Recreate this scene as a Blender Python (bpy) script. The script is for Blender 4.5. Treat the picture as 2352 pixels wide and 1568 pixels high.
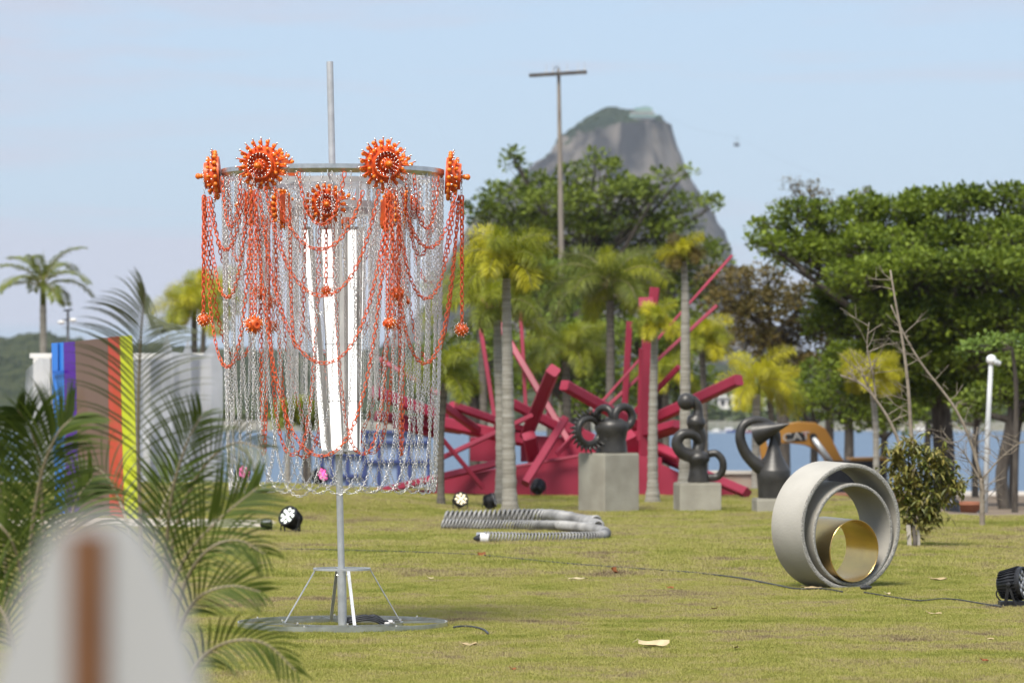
import bpy, math, random
import numpy as np
from mathutils import Vector, Matrix, Quaternion, noise as mnoise

random.seed(7)
rng = np.random.default_rng(7)
for o in list(bpy.data.objects):
    bpy.data.objects.remove(o)
SC = bpy.context.scene
COL = SC.collection

# ------------------------------------------------------------------ camera
F, CX, CY, HOR, EYE = 8820.0, 1176.0, 784.0, 912.0, 1.6
PITCH = math.atan((HOR - CY) / F)
cam_d = bpy.data.cameras.new('camera')
cam = bpy.data.objects.new('camera', cam_d)
COL.objects.link(cam)
cam.location = (0, 0, EYE)
cam.rotation_euler = (math.pi / 2 + PITCH, 0, 0)
cam_d.lens = 135.0
cam_d.sensor_width = 36.0
cam_d.clip_start = 0.1
cam_d.clip_end = 20000
cam_d.dof.use_dof = True
cam_d.dof.focus_distance = 26.4
cam_d.dof.aperture_fstop = 4.2
SC.camera = cam

# ------------------------------------------------------------------ world + sun
SUN_EL, SUN_AZ = math.radians(56), math.radians(-157)   # azimuth from +Y towards +X: behind the camera, left
world = bpy.data.worlds.new('World')
SC.world = world
world.use_nodes = True
wn, wl = world.node_tree.nodes, world.node_tree.links
wn.clear()
w_out = wn.new('ShaderNodeOutputWorld')
w_bg = wn.new('ShaderNodeBackground')
w_bg.inputs['Strength'].default_value = 0.13
sky = wn.new('ShaderNodeTexSky')
sky.sky_type = 'NISHITA'
sky.sun_disc = False
sky.sun_elevation = SUN_EL
sky.sun_rotation = SUN_AZ
sky.altitude = 0
sky.air_density = 1.0
sky.dust_density = 1.6
sky.ozone_density = 1.6
tc = wn.new('ShaderNodeTexCoord')
mp = wn.new('ShaderNodeMapping')
mp.inputs['Rotation'].default_value = (0, math.radians(9), 0)
mp.inputs['Scale'].default_value = (3.4, 3.4, 34)
mp.inputs['Location'].default_value = (0.35, 0.0, 0.55)
wl.new(tc.outputs['Generated'], mp.inputs['Vector'])
nz = wn.new('ShaderNodeTexNoise')
nz.inputs['Scale'].default_value = 1.0
nz.inputs['Detail'].default_value = 5.0
nz.inputs['Roughness'].default_value = 0.58
nz.inputs['Distortion'].default_value = 0.3
wl.new(mp.outputs['Vector'], nz.inputs['Vector'])
cr = wn.new('ShaderNodeValToRGB')
cr.color_ramp.elements[0].position = 0.47
cr.color_ramp.elements[0].color = (0.0, 0.0, 0.0, 1)
cr.color_ramp.elements[1].position = 0.58
cr.color_ramp.elements[1].color = (0.9, 0.9, 0.9, 1)
wl.new(nz.outputs['Fac'], cr.inputs['Fac'])
veil = wn.new('ShaderNodeMath'); veil.operation = 'MULTIPLY_ADD'
veil.inputs[1].default_value = 0.9; veil.inputs[2].default_value = 0.0
wl.new(cr.outputs['Color'], veil.inputs[0])
mist = wn.new('ShaderNodeMix'); mist.data_type = 'RGBA'   # even high haze over the whole sky, in sky units
mist.inputs['Factor'].default_value = 0.7
mist.inputs['B'].default_value = (2.75, 3.55, 4.75, 1)
wl.new(sky.outputs['Color'], mist.inputs['A'])
mx = wn.new('ShaderNodeMix'); mx.data_type = 'RGBA'
mx.inputs['B'].default_value = (3.45, 3.55, 4.2, 1)      # thin lilac cloud bands
wl.new(veil.outputs[0], mx.inputs['Factor'])
wl.new(mist.outputs['Result'], mx.inputs['A'])
wl.new(mx.outputs['Result'], w_bg.inputs['Color'])
wl.new(w_bg.outputs['Background'], w_out.inputs['Surface'])

sun_d = bpy.data.lights.new('sun', 'SUN')
sun_d.energy = 3.8
sun_d.angle = math.radians(26)
sun_d.color = (1.0, 0.95, 0.87)
sun = bpy.data.objects.new('sun', sun_d)
COL.objects.link(sun)
sdir = Vector((math.sin(SUN_AZ) * math.cos(SUN_EL), math.cos(SUN_AZ) * math.cos(SUN_EL), math.sin(SUN_EL)))
sun.rotation_euler = (-sdir).to_track_quat('-Z', 'Y').to_euler()
sun.location = sdir * 60

vs = SC.view_settings
vs.view_transform = 'Standard'
vs.look = 'None'
vs.exposure = 0.5
vs.gamma = 1.0
vs.use_curve_mapping = False
SC.cycles.max_bounces = 8
SC.cycles.transparent_max_bounces = 12
SC.cycles.volume_bounces = 0
SC.cycles.sample_clamp_indirect = 6
SC.cycles.caustics_reflective = False
SC.cycles.caustics_refractive = False

# ------------------------------------------------------------------ geometry helpers
_cp, _sp = math.cos(PITCH), math.sin(PITCH)

def P(px, py, d):
    """point seen at pixel (2352 wide picture) at distance d in front of the camera"""
    u, w = (px - CX) / F, (CY - py) / F
    vy, vz = _cp - w * _sp, _sp + w * _cp
    t = d / vy
    return Vector((t * u, d, EYE + t * vz))

def G(px, py, z=0.0):
    """point on the level z seen at a pixel"""
    u, w = (px - CX) / F, (CY - py) / F
    vy, vz = _cp - w * _sp, _sp + w * _cp
    t = (z - EYE) / vz
    return Vector((t * u, t * vy, z))

def sm(a, b, x):
    t = min(1.0, max(0.0, (x - a) / (b - a)))
    return t * t * (3 - 2 * t)

def zg(x, y):
    """ground level"""
    if y < 1:
        return 0.0
    px = CX + x / max(y, 5) * F
    dc = 64.0 - 16.0 * sm(1750, 2250, px)
    left = 1 - sm(600, 1150, px)
    z = 0.0
    z -= 0.03 * left * math.exp(-((y - 48.2) / 1.5) ** 2)
    z += 0.26 * left * sm(49.8, 54, y) * (1 - sm(58, 70, y))
    z += 0.05 * math.sin(x * 0.5 + 1) * math.sin(y * 0.21) * sm(32, 45, y)
    if y > dc:
        z -= (y - dc) * 0.022 * sm(dc, dc + 12, y)
    return max(z, -4.6)

def org(parent):
    v = Vector((0, 0, 0))
    while parent is not None:
        v += parent.location
        parent = parent.parent
    return v

def tag(o, label=None, cat=None, group=None, kind=None):
    if label: o['label'] = label
    if cat: o['category'] = cat
    if group: o['group'] = group
    if kind: o['kind'] = kind
    return o

def empty(name, loc, label, cat, group=None):
    o = bpy.data.objects.new(name, None)
    o.empty_display_size = 0.1
    COL.objects.link(o)
    o.location = loc
    return tag(o, label, cat, group)

def inst(name, mesh, mat4, parent):
    """object on shared mesh; mat4 is in the space of the root thing"""
    o = bpy.data.objects.new(name, mesh)
    COL.objects.link(o)
    o.parent = parent
    o.matrix_local = mat4
    return o

class MB:
    def __init__(s):
        s.v, s.f = [], []
    def add(s, vs_, fs_):
        b = len(s.v)
        s.v.extend([tuple(p) for p in vs_])
        s.f.extend([tuple(i + b for i in q) for q in fs_])
        return s
    def box(s, c, size, R=None):
        c = Vector(c); hx, hy, hz = size[0] / 2, size[1] / 2, size[2] / 2
        vs_ = []
        for dx, dy, dz in ((-1, -1, -1), (1, -1, -1), (1, 1, -1), (-1, 1, -1), (-1, -1, 1), (1, -1, 1), (1, 1, 1), (-1, 1, 1)):
            p = Vector((dx * hx, dy * hy, dz * hz))
            if R is not None: p = R @ p
            vs_.append(c + p)
        return s.add(vs_, [(0, 3, 2, 1), (4, 5, 6, 7), (0, 1, 5, 4), (1, 2, 6, 5), (2, 3, 7, 6), (3, 0, 4, 7)])
    def beam(s, a, b, w, h, up=(0, 0, 1), ch=0.0):
        a, b = Vector(a), Vector(b)
        t = (b - a); L = t.length; t.normalize()
        up = Vector(up)
        if abs(t.dot(up)) > 0.97: up = Vector((0, 1, 0))
        r = t.cross(up).normalized(); u = r.cross(t).normalized()
        if ch <= 0:
            R = Matrix((r, t, u)).transposed()
            return s.box((a + b) / 2, (w, L, h), R)
        hw, hh = w / 2, h / 2
        sec = [(hw - ch, -hh), (hw, -hh + ch), (hw, hh - ch), (hw - ch, hh), (-hw + ch, hh), (-hw, hh - ch), (-hw, -hh + ch), (-hw + ch, -hh)]
        vs_ = [a + r * x + u * z for x, z in sec] + [b + r * x + u * z for x, z in sec]
        n = 8
        fs_ = [(i, (i + 1) % n, n + (i + 1) % n, n + i) for i in range(n)]
        fs_ += [tuple(range(n))[::-1], tuple(range(n, 2 * n))]
        return s.add(vs_, fs_)
    def tube(s, pts, rad, seg=8, closed=False, caps=True):
        pts = [Vector(p) for p in pts]; n = len(pts)
        if not hasattr(rad, '__len__'): rad = [rad] * n
        T = []
        for i in range(n):
            if closed: t = pts[(i + 1) % n] - pts[i - 1]
            else: t = pts[min(i + 1, n - 1)] - pts[max(i - 1, 0)]
            T.append(t.normalized() if t.length > 1e-9 else Vector((0, 0, 1)))
        ref = Vector((0, 0, 1)) if abs(T[0].z) < 0.9 else Vector((1, 0, 0))
        N = (ref - T[0] * ref.dot(T[0])).normalized()
        vs_ = []
        for i in range(n):
            N = (N - T[i] * N.dot(T[i]))
            N = N.normalized() if N.length > 1e-6 else T[i].orthogonal().normalized()
            B = T[i].cross(N)
            for k in range(seg):
                a = 2 * math.pi * k / seg
                vs_.append(pts[i] + (N * math.cos(a) + B * math.sin(a)) * rad[i])
        fs_ = []
        for i in range(n if closed else n - 1):
            j = (i + 1) % n
            for k in range(seg):
                l = (k + 1) % seg
                fs_.append((i * seg + k, i * seg + l, j * seg + l, j * seg + k))
        if caps and not closed:
            fs_.append(tuple(range(seg))[::-1])
            fs_.append(tuple(range((n - 1) * seg, n * seg)))
        return s.add(vs_, fs_)
    def lathe(s, prof, M=None, seg=24, loop=False):
        """prof: (axial, radius); axis = local X"""
        M = M or Matrix.Identity(4)
        vs_, fs_ = [], []
        n = len(prof)
        for ax, r in prof:
            for k in range(seg):
                a = 2 * math.pi * k / seg
                vs_.append(M @ Vector((ax, r * math.cos(a), r * math.sin(a))))
        for i in range(n if loop else n - 1):
            j = (i + 1) % n
            for k in range(seg):
                l = (k + 1) % seg
                fs_.append((i * seg + k, i * seg + l, j * seg + l, j * seg + k))
        if not loop:
            if prof[0][1] > 1e-5: fs_.append(tuple(range(seg))[::-1])
            if prof[-1][1] > 1e-5: fs_.append(tuple(range((n - 1) * seg, n * seg)))
        return s.add(vs_, fs_)
    def ball(s, c, r, seg=8, rings=5, sc=(1, 1, 1)):
        c = Vector(c)
        vs_ = [c + Vector((0, 0, r * sc[2]))]
        for i in range(1, rings):
            t = math.pi * i / rings
            for k in range(seg):
                a = 2 * math.pi * k / seg
                vs_.append(c + Vector((r * sc[0] * math.sin(t) * math.cos(a), r * sc[1] * math.sin(t) * math.sin(a), r * sc[2] * math.cos(t))))
        vs_.append(c - Vector((0, 0, r * sc[2])))
        e = len(vs_) - 1
        fs_ = [(0, 1 + k, 1 + (k + 1) % seg) for k in range(seg)]
        for i in range(rings - 2):
            for k in range(seg):
                a, b = 1 + i * seg + k, 1 + i * seg + (k + 1) % seg
                fs_.append((a, a + seg, b + seg, b))
        o = 1 + (rings - 2) * seg
        fs_ += [(o + (k + 1) % seg, o + k, e) for k in range(seg)]
        return s.add(vs_, fs_)
    def prism(s, poly, off):
        """poly: 3D points of one flat outline, off: thickness vector"""
        poly = [Vector(p) for p in poly]; off = Vector(off); n = len(poly)
        vs_ = poly + [p + off for p in poly]
        fs_ = [tuple(range(n)), tuple(range(n, 2 * n))[::-1]]
        fs_ += [(i, n + i, n + (i + 1) % n, (i + 1) % n) for i in range(n)]
        return s.add(vs_, fs_)
    def mesh(s, name, mat, smooth=False, shift=Vector((0, 0, 0)), angle=None):
        me = bpy.data.meshes.new(name)
        v = np.array(s.v, dtype=float) - np.array(shift)
        me.from_pydata(v.tolist(), [], s.f)
        me.materials.append(mat)
        if smooth:
            me.polygons.foreach_set('use_smooth', [True] * len(me.polygons))
            if angle: me.set_sharp_from_angle(angle=math.radians(angle))
        me.update()
        return me
    def build(s, name, mat, parent=None, smooth=False, loc=None, angle=None):
        """world coordinates in, object out; loc = origin for a top-level mesh"""
        if parent is not None: sh = org(parent)
        else: sh = Vector(loc) if loc is not None else Vector((0, 0, 0))
        me = s.mesh(name, mat, smooth, sh, angle)
        o = bpy.data.objects.new(name, me)
        COL.objects.link(o)
        if parent is not None: o.parent = parent
        else: o.location = sh
        return o

def bez(pts, n):
    """smooth curve through points (Catmull-Rom)"""
    pts = [Vector(p) for p in pts]
    q = [pts[0] * 2 - pts[1]] + pts + [pts[-1] * 2 - pts[-2]]
    out = []
    m = len(pts) - 1
    for i in range(n):
        t = i / (n - 1) * m
        k = min(int(t), m - 1); f = t - k
        a, b, c, d = q[k], q[k + 1], q[k + 2], q[k + 3]
        out.append(0.5 * ((2 * b) + (c - a) * f + (2 * a - 5 * b + 4 * c - d) * f * f + (3 * b - a - 3 * c + d) * f ** 3))
    return out

# ------------------------------------------------------------------ materials
def mat(name, col, rough=0.6, metal=0.0, col2=None, scale=5.0, bump=0.0, bscale=40.0, detail=4.0,
        coord='obj', island=False, trans=0.0, emit=None, estr=0.0, spec=0.5, stretch=None, coat=0.0, ramp=(0.35, 0.65)):
    m = bpy.data.materials.new(name)
    m.use_nodes = True
    n, l = m.node_tree.nodes, m.node_tree.links
    b = n['Principled BSDF']
    b.inputs['Roughness'].default_value = rough
    b.inputs['Metallic'].default_value = metal
    b.inputs['Specular IOR Level'].default_value = spec
    if coat: b.inputs['Coat Weight'].default_value = coat
    b.inputs['Base Color'].default_value = (*col, 1)
    vec = None
    if col2 is not None or bump:
        if coord == 'obj':
            t = n.new('ShaderNodeTexCoord'); vec = t.outputs['Object']
        else:
            t = n.new('ShaderNodeNewGeometry'); vec = t.outputs['Position']
        if stretch:
            mp_ = n.new('ShaderNodeMapping'); mp_.inputs['Scale'].default_value = stretch
            l.new(vec, mp_.inputs['Vector']); vec = mp_.outputs['Vector']
    if col2 is not None:
        r = n.new('ShaderNodeValToRGB')
        r.color_ramp.elements[0].color = (*col, 1)
        r.color_ramp.elements[1].color = (*col2, 1)
        if island:
            g = n.new('ShaderNodeNewGeometry')
            nt = n.new('ShaderNodeTexNoise')
            nt.inputs['Scale'].default_value = scale; nt.inputs['Detail'].default_value = 2
            l.new(vec, nt.inputs['Vector'])
            a = n.new('ShaderNodeMath'); a.operation = 'MULTIPLY_ADD'
            a.inputs[1].default_value = 0.6
            l.new(g.outputs['Random Per Island'], a.inputs[0])
            s2 = n.new('ShaderNodeMath'); s2.operation = 'MULTIPLY_ADD'
            s2.inputs[1].default_value = 1.1; s2.inputs[2].default_value = -0.35
            l.new(nt.outputs['Fac'], s2.inputs[0])
            l.new(s2.outputs[0], a.inputs[2])
            l.new(a.outputs[0], r.inputs['Fac'])
            r.color_ramp.elements[0].position = 0.1
            r.color_ramp.elements[1].position = 0.9
        else:
            nt = n.new('ShaderNodeTexNoise')
            nt.inputs['Scale'].default_value = scale; nt.inputs['Detail'].default_value = detail
            l.new(vec, nt.inputs['Vector'])
            l.new(nt.outputs['Fac'], r.inputs['Fac'])
            r.color_ramp.elements[0].position = ramp[0]
            r.color_ramp.elements[1].position = ramp[1]
        l.new(r.outputs['Color'], b.inputs['Base Color'])
        csock = r.outputs['Color']
    else:
        csock = None
    if bump:
        nb = n.new('ShaderNodeTexNoise')
        nb.inputs['Scale'].default_value = bscale; nb.inputs['Detail'].default_value = 6
        l.new(vec, nb.inputs['Vector'])
        bp = n.new('ShaderNodeBump'); bp.inputs['Strength'].default_value = bump
        bp.inputs['Distance'].default_value = 0.02
        l.new(nb.outputs['Fac'], bp.inputs['Height'])
        l.new(bp.outputs['Normal'], b.inputs['Normal'])
    if emit:
        b.inputs['Emission Color'].default_value = (*emit, 1)
        b.inputs['Emission Strength'].default_value = estr
    if trans:
        o = n['Material Output']
        tr = n.new('ShaderNodeBsdfTranslucent')
        mxs = n.new('ShaderNodeMixShader')
        mxs.inputs['Fac'].default_value = trans
        if csock: l.new(csock, tr.inputs['Color'])
        else: tr.inputs['Color'].default_value = (*col, 1)
        l.new(b.outputs['BSDF'], mxs.inputs[1]); l.new(tr.outputs['BSDF'], mxs.inputs[2])
        l.new(mxs.outputs['Shader'], o.inputs['Surface'])
    return m

M = {}
M['galv'] = mat('galvanized_steel', (0.52, 0.53, 0.53), 0.45, 0.5, (0.64, 0.65, 0.65), 14, 0.05, 60)
M['chrome'] = mat('bright_zinc', (0.86, 0.84, 0.81), 0.25, 0.65)
M['ball_silver'] = mat('silver_ball', (0.85, 0.84, 0.82), 0.12, 1.0)
M['orange'] = mat('orange_plastic', (0.64, 0.080, 0.016), 0.42, 0, (0.76, 0.13, 0.02), 20)
M['orange_lt'] = mat('amber_bead', (0.88, 0.26, 0.016), 0.22, 0, (0.82, 0.17, 0.012), 9)
M['orange_chain'] = mat('orange_chain_plastic', (0.64, 0.085, 0.025), 0.38, 0, (0.74, 0.13, 0.032), 12)
M['led'] = mat('lit_diffuser', (0.9, 0.9, 0.88), 0.4, emit=(1.0, 0.99, 0.95), estr=1.0)
M['ledgrey'] = mat('lamp_housing', (0.5, 0.49, 0.47), 0.5, 0.1, (0.42, 0.41, 0.4), 8)
M['cable'] = mat('black_rubber', (0.025, 0.026, 0.028), 0.5, 0, (0.04, 0.04, 0.042), 20)
M['conn'] = mat('white_plug', (0.75, 0.73, 0.7), 0.4, 0, (0.65, 0.63, 0.6), 30)
M['black'] = mat('black_metal', (0.018, 0.018, 0.02), 0.42, 0.2, (0.03, 0.03, 0.033), 25, 0.1, 80)
M['black_gloss'] = mat('dark_glass', (0.02, 0.02, 0.022), 0.12)
M['led_cool'] = mat('led_cool', (0.9, 0.95, 0.85), 0.2, emit=(0.93, 1.0, 0.88), estr=0.55)
M['led_warm'] = mat('led_warm', (0.95, 0.85, 0.6), 0.2, emit=(1.0, 0.84, 0.52), estr=0.55)
M['led_pink'] = mat('led_pink', (0.95, 0.2, 0.5), 0.2, emit=(1.0, 0.10, 0.42), estr=0.9)
M['led_off'] = mat('led_lens', (0.35, 0.35, 0.36), 0.15)
M['concrete_ring'] = mat('cast_concrete', (0.33, 0.31, 0.265), 0.88, 0, (0.48, 0.455, 0.40), 1.7, 0.12, 55, 9, ramp=(0.3, 0.7))
M['concrete_rim'] = mat('broken_concrete', (0.24, 0.23, 0.205), 0.95, 0, (0.54, 0.52, 0.47), 95, 0.9, 120, 6)
M['brass'] = mat('polished_brass', (0.80, 0.56, 0.21), 0.26, 1.0, (0.70, 0.49, 0.20), 7, 0.05, 18)
M['plinth'] = mat('plinth_concrete', (0.27, 0.25, 0.20), 0.9, 0, (0.37, 0.35, 0.285), 2.5, 0.2, 35)
M['bronze'] = mat('dark_bronze', (0.032, 0.030, 0.027), 0.4, 0.3, (0.060, 0.056, 0.050), 5, 0.12, 25)
M['magenta'] = mat('magenta_paint', (0.21, 0.011, 0.031), 0.5, 0, (0.34, 0.027, 0.060), 0.7, 0.06, 30)
M['galv_floor'] = mat('galvanized_floor_ring', (0.50, 0.51, 0.50), 0.28, 0.88, (0.66, 0.67, 0.66), 12, 0.05, 60)
M['white_paint'] = mat('white_paint', (0.74, 0.72, 0.68), 0.55, 0, (0.66, 0.64, 0.60), 3)
M['grey_post'] = mat('lamp_post_paint', (0.45, 0.46, 0.45), 0.5, 0, (0.55, 0.56, 0.55), 4)
M['wood_pole'] = mat('weathered_pole', (0.20, 0.17, 0.14), 0.9, 0, (0.30, 0.26, 0.21), 3, 0.3, 20, stretch=(6, 6, 0.6))
M['dark_wood'] = mat('dark_crossarm', (0.06, 0.055, 0.05), 0.8, 0, (0.10, 0.09, 0.08), 6)
M['stele'] = mat('grey_panel', (0.36, 0.36, 0.35), 0.7, 0, (0.39, 0.39, 0.38), 4)
M['stele_brown'] = mat('brown_strip', (0.125, 0.050, 0.016), 0.6, 0, (0.15, 0.062, 0.02), 9)
M['bark'] = mat('bark', (0.045, 0.036, 0.028), 0.95, 0, (0.10, 0.085, 0.068), 6, 0.6, 14, stretch=(3, 3, 0.6))
M['bark_lt'] = mat('grey_bark', (0.20, 0.165, 0.125), 0.9, 0, (0.30, 0.25, 0.19), 9, 0.4, 30)
M['palm_trunk'] = mat('palm_trunk', (0.21, 0.19, 0.15), 0.95, 0, (0.36, 0.34, 0.29), 2.2, 0.6, 12, stretch=(0.7, 0.7, 9))
M['palm_trunk_dk'] = mat('palm_trunk_dark', (0.085, 0.075, 0.06), 0.95, 0, (0.17, 0.15, 0.12), 2.2, 0.6, 12, stretch=(0.7, 0.7, 9))
M['leaf'] = mat('almond_leaf', (0.055, 0.090, 0.012), 0.5, 0, (0.24, 0.30, 0.038), 0.5, coord='pos', island=True, trans=0.3, spec=0.22)
M['leaf2'] = mat('deep_leaf', (0.045, 0.080, 0.010), 0.5, 0, (0.25, 0.32, 0.032), 0.5, coord='pos', island=True, trans=0.3, spec=0.22)
M['leaf_br'] = mat('autumn_leaf', (0.075, 0.07, 0.02), 0.5, 0, (0.23, 0.165, 0.045), 0.6, coord='pos', island=True, trans=0.3, spec=0.22)
M['leaf_hi'] = mat('young_leaf', (0.10, 0.17, 0.03), 0.45, 0, (0.24, 0.33, 0.06), 0.8, coord='pos', island=True, trans=0.3, spec=0.22)
M['leaf_red'] = mat('croton_leaf', (0.11, 0.155, 0.022), 0.5, 0, (0.36, 0.29, 0.075), 3, coord='pos', island=True, trans=0.25)
M['frond'] = mat('fox_frond', (0.15, 0.19, 0.016), 0.5, 0, (0.47, 0.48, 0.035), 1.6, coord='pos', island=True, trans=0.35)
M['frond_y'] = mat('yellow_frond', (0.32, 0.32, 0.016), 0.5, 0, (0.68, 0.62, 0.035), 1.6, coord='pos', island=True, trans=0.35)
M['frond_g'] = mat('green_frond', (0.08, 0.11, 0.016), 0.5, 0, (0.29, 0.33, 0.04), 1.6, coord='pos', island=True, trans=0.35)
M['rachis'] = mat('frond_stalk', (0.18, 0.17, 0.06), 0.5, 0, (0.26, 0.23, 0.10), 4)
M['areca'] = mat('areca_leaflet', (0.030, 0.055, 0.007), 0.6, 0, (0.11, 0.15, 0.018), 2.0, coord='pos', island=True, trans=0.3, spec=0.25)
M['areca_pale'] = mat('areca_pale_leaflet', (0.075, 0.088, 0.04), 0.5, 0, (0.14, 0.15, 0.07), 2.0, coord='pos', island=True, trans=0.3)
M['areca_stalk'] = mat('areca_stalk', (0.24, 0.20, 0.12), 0.5, 0, (0.30, 0.25, 0.16), 6)
# ------------------------------------------------------------------ the setting
def ground_material():
    m = bpy.data.materials.new('lawn_and_earth'); m.use_nodes = True
    n, l = m.node_tree.nodes, m.node_tree.links
    b = n['Principled BSDF']; b.inputs['Roughness'].default_value = 0.95; b.inputs['Specular IOR Level'].default_value = 0.1
    g = n.new('ShaderNodeNewGeometry')
    def noise_(scale, detail, stretch=None):
        v = g.outputs['Position']
        if stretch:
            mp_ = n.new('ShaderNodeMapping'); mp_.inputs['Scale'].default_value = stretch
            l.new(v, mp_.inputs['Vector']); v = mp_.outputs['Vector']
        t = n.new('ShaderNodeTexNoise'); t.inputs['Scale'].default_value = scale; t.inputs['Detail'].default_value = detail
        l.new(v, t.inputs['Vector']); return t.outputs['Fac']
    def ramp_(fac, *st):
        r = n.new('ShaderNodeValToRGB')
        while len(r.color_ramp.elements) < len(st): r.color_ramp.elements.new(0.5)
        for e, (p, c) in zip(r.color_ramp.elements, st): e.position = p; e.color = (*c, 1)
        l.new(fac, r.inputs['Fac']); return r.outputs['Color']
    grass = ramp_(noise_(0.55, 5), (0.35, (0.15, 0.135, 0.05)), (0.5, (0.16, 0.13, 0.06)), (0.68, (0.14, 0.105, 0.065)))
    dirt = ramp_(noise_(0.8, 5), (0.35, (0.13, 0.10, 0.075)), (0.65, (0.23, 0.18, 0.13)))
    sand = ramp_(noise_(0.3, 4), (0.35, (0.50, 0.44, 0.36)), (0.65, (0.62, 0.56, 0.48)))
    at = n.new('ShaderNodeAttribute'); at.attribute_name = 'zone'
    sep = n.new('ShaderNodeSeparateColor'); l.new(at.outputs['Color'], sep.inputs['Color'])
    m1 = n.new('ShaderNodeMix'); m1.data_type = 'RGBA'
    l.new(sep.outputs['Red'], m1.inputs['Factor']); l.new(grass, m1.inputs['A']); l.new(dirt, m1.inputs['B'])
    m2 = n.new('ShaderNodeMix'); m2.data_type = 'RGBA'
    l.new(sep.outputs['Green'], m2.inputs['Factor']); l.new(m1.outputs['Result'], m2.inputs['A']); l.new(sand, m2.inputs['B'])
    l.new(m2.outputs['Result'], b.inputs['Base Color'])
    bp = n.new('ShaderNodeBump'); bp.inputs['Strength'].default_value = 0.6; bp.inputs['Distance'].default_value = 0.03
    l.new(noise_(25, 4), bp.inputs['Height']); l.new(bp.outputs['Normal'], b.inputs['Normal'])
    return m

def make_ground():
    ys = np.concatenate([np.linspace(-60, 18, 14)[:-1], np.linspace(18, 44, 27)[:-1], np.linspace(44, 72, 113)[:-1], np.linspace(72, 130, 59)[:-1], np.linspace(130, 320, 40)])
    us = np.concatenate([np.linspace(-1.4, -0.2, 14)[:-1], np.linspace(-0.2, 0.2, 121)[:-1], np.linspace(0.2, 1.4, 14)])
    vs_, cols = [], []
    for y in ys:
        sc = max(y, 22)
        for u in us:
            x = u * sc * (1 if abs(u) < 0.21 else 1.6)
            z = zg(x, y)
            vs_.append((x, y, z))
            px = CX + x / max(y, 5) * F
            dc = 64.0 - 16.0 * sm(1750, 2250, px)
            nn = mnoise.noise(Vector((x * 0.4, y * 0.15, 0))) * 2.0
            dirt = sm(dc + 0.5, dc + 3.5, y + nn)
            sand = sm(-2.0, -2.8, z + nn * 0.15)
            # trodden sandy strip in the hollow on the left
            strip = (1 - sm(600, 690, px)) * sm(46.5, 47.0, y + nn * 0.2) * (1 - sm(49.4, 50.0, y + nn * 0.2))
            cols.append((dirt, max(sand, strip * 0.75), 0, 1))
    nu = len(us)
    fs_ = []
    for i in range(len(ys) - 1):
        for j in range(nu - 1):
            a = i * nu + j
            fs_.append((a, a + 1, a + nu + 1, a + nu))
    mb = MB(); mb.v, mb.f = vs_, fs_
    o = mb.build('ground', ground_material(), smooth=True)
    ca = o.data.color_attributes.new('zone', 'FLOAT_COLOR', 'POINT')
    ca.data.foreach_set('color', np.array(cols, dtype=np.float32).ravel())
    tag(o, kind='structure')
make_ground()

def make_water():
    m = bpy.data.materials.new('bay_water'); m.use_nodes = True
    n, l = m.node_tree.nodes, m.node_tree.links
    b = n['Principled BSDF']
    b.inputs['Base Color'].default_value = (0.055, 0.10, 0.155, 1); b.inputs['Roughness'].default_value = 0.28
    g = n.new('ShaderNodeNewGeometry')
    mp_ = n.new('ShaderNodeMapping'); mp_.inputs['Scale'].default_value = (0.25, 0.6, 1)
    l.new(g.outputs['Position'], mp_.inputs['Vector'])
    t = n.new('ShaderNodeTexNoise'); t.inputs['Scale'].default_value = 1.2; t.inputs['Detail'].default_value = 5
    l.new(mp_.outputs['Vector'], t.inputs['Vector'])
    bp = n.new('ShaderNodeBump'); bp.inputs['Strength'].default_value = 1.0; bp.inputs['Distance'].default_value = 0.55
    l.new(t.outputs['Fac'], bp.inputs['Height']); l.new(bp.outputs['Normal'], b.inputs['Normal'])
    mb = MB()
    xs = np.linspace(-2200, 2200, 12); ys = np.array([120, 200, 300, 450, 700, 1200, 2400, 4200.0])
    mb.v = [(x, y, -3.6) for y in ys for x in xs]
    nx = len(xs)
    mb.f = [(i * nx + j, i * nx + j + 1, (i + 1) * nx + j + 1, (i + 1) * nx + j) for i in range(len(ys) - 1) for j in range(nx - 1)]
    tag(mb.build('water', m), kind='structure')
make_water()

# sloping forested hills across the bay
def make_hills():
    m = mat('forested_hill', (0.014, 0.022, 0.010), 0.95, 0, (0.070, 0.078, 0.032), 0.12, 0, coord='pos', spec=0.1, detail=6)
    ridge = [(-700, 850), (-300, 806), (-60, 792), (20, 790), (62, 776), (110, 778), (160, 790), (300, 800), (520, 806), (640, 812), (760, 820), (900, 806), (1050, 790), (1250, 805), (1500, 838), (1800, 862), (2200, 880), (3000, 890)]
    rx = [r[0] for r in ridge]; ry = [r[1] for r in ridge]
    pxs = np.linspace(-700, 3000, 520)
    ts = np.linspace(0, 1, 34)
    vs_ = []
    for t in ts:
        d = 880 + 620 * t
        for px in pxs:
            top = P(px, np.interp(px, rx, ry), 1420).z
            prof = math.sin(min(t / 0.86, 1.0) * math.pi / 2) ** 0.85
            z = -4.2 + (top + 4.2) * prof * (1 if t < 0.9 else 1 - (t - 0.9) * 3)
            x = (px - CX) / F * d
            q = Vector((x * 0.05, d * 0.03, 0))
            bumpy = (1 - abs(mnoise.noise(q * 1.7))) * 2.6 + mnoise.noise(q * 0.35) * 4 + mnoise.noise(q * 4) * 2.2 + abs(mnoise.noise(Vector((x * 0.5, d * 0.06, 3)))) * 3.0
            vs_.append((x, d, z + bumpy * min(1, t * 6) * 0.8 - 2))
    nx = len(pxs)
    mb = MB(); mb.v = vs_
    mb.f = [(i * nx + j, i * nx + j + 1, (i + 1) * nx + j + 1, (i + 1) * nx + j) for i in range(len(ts) - 1) for j in range(nx - 1)]
    tag(mb.build('hills', m), kind='structure')
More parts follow.
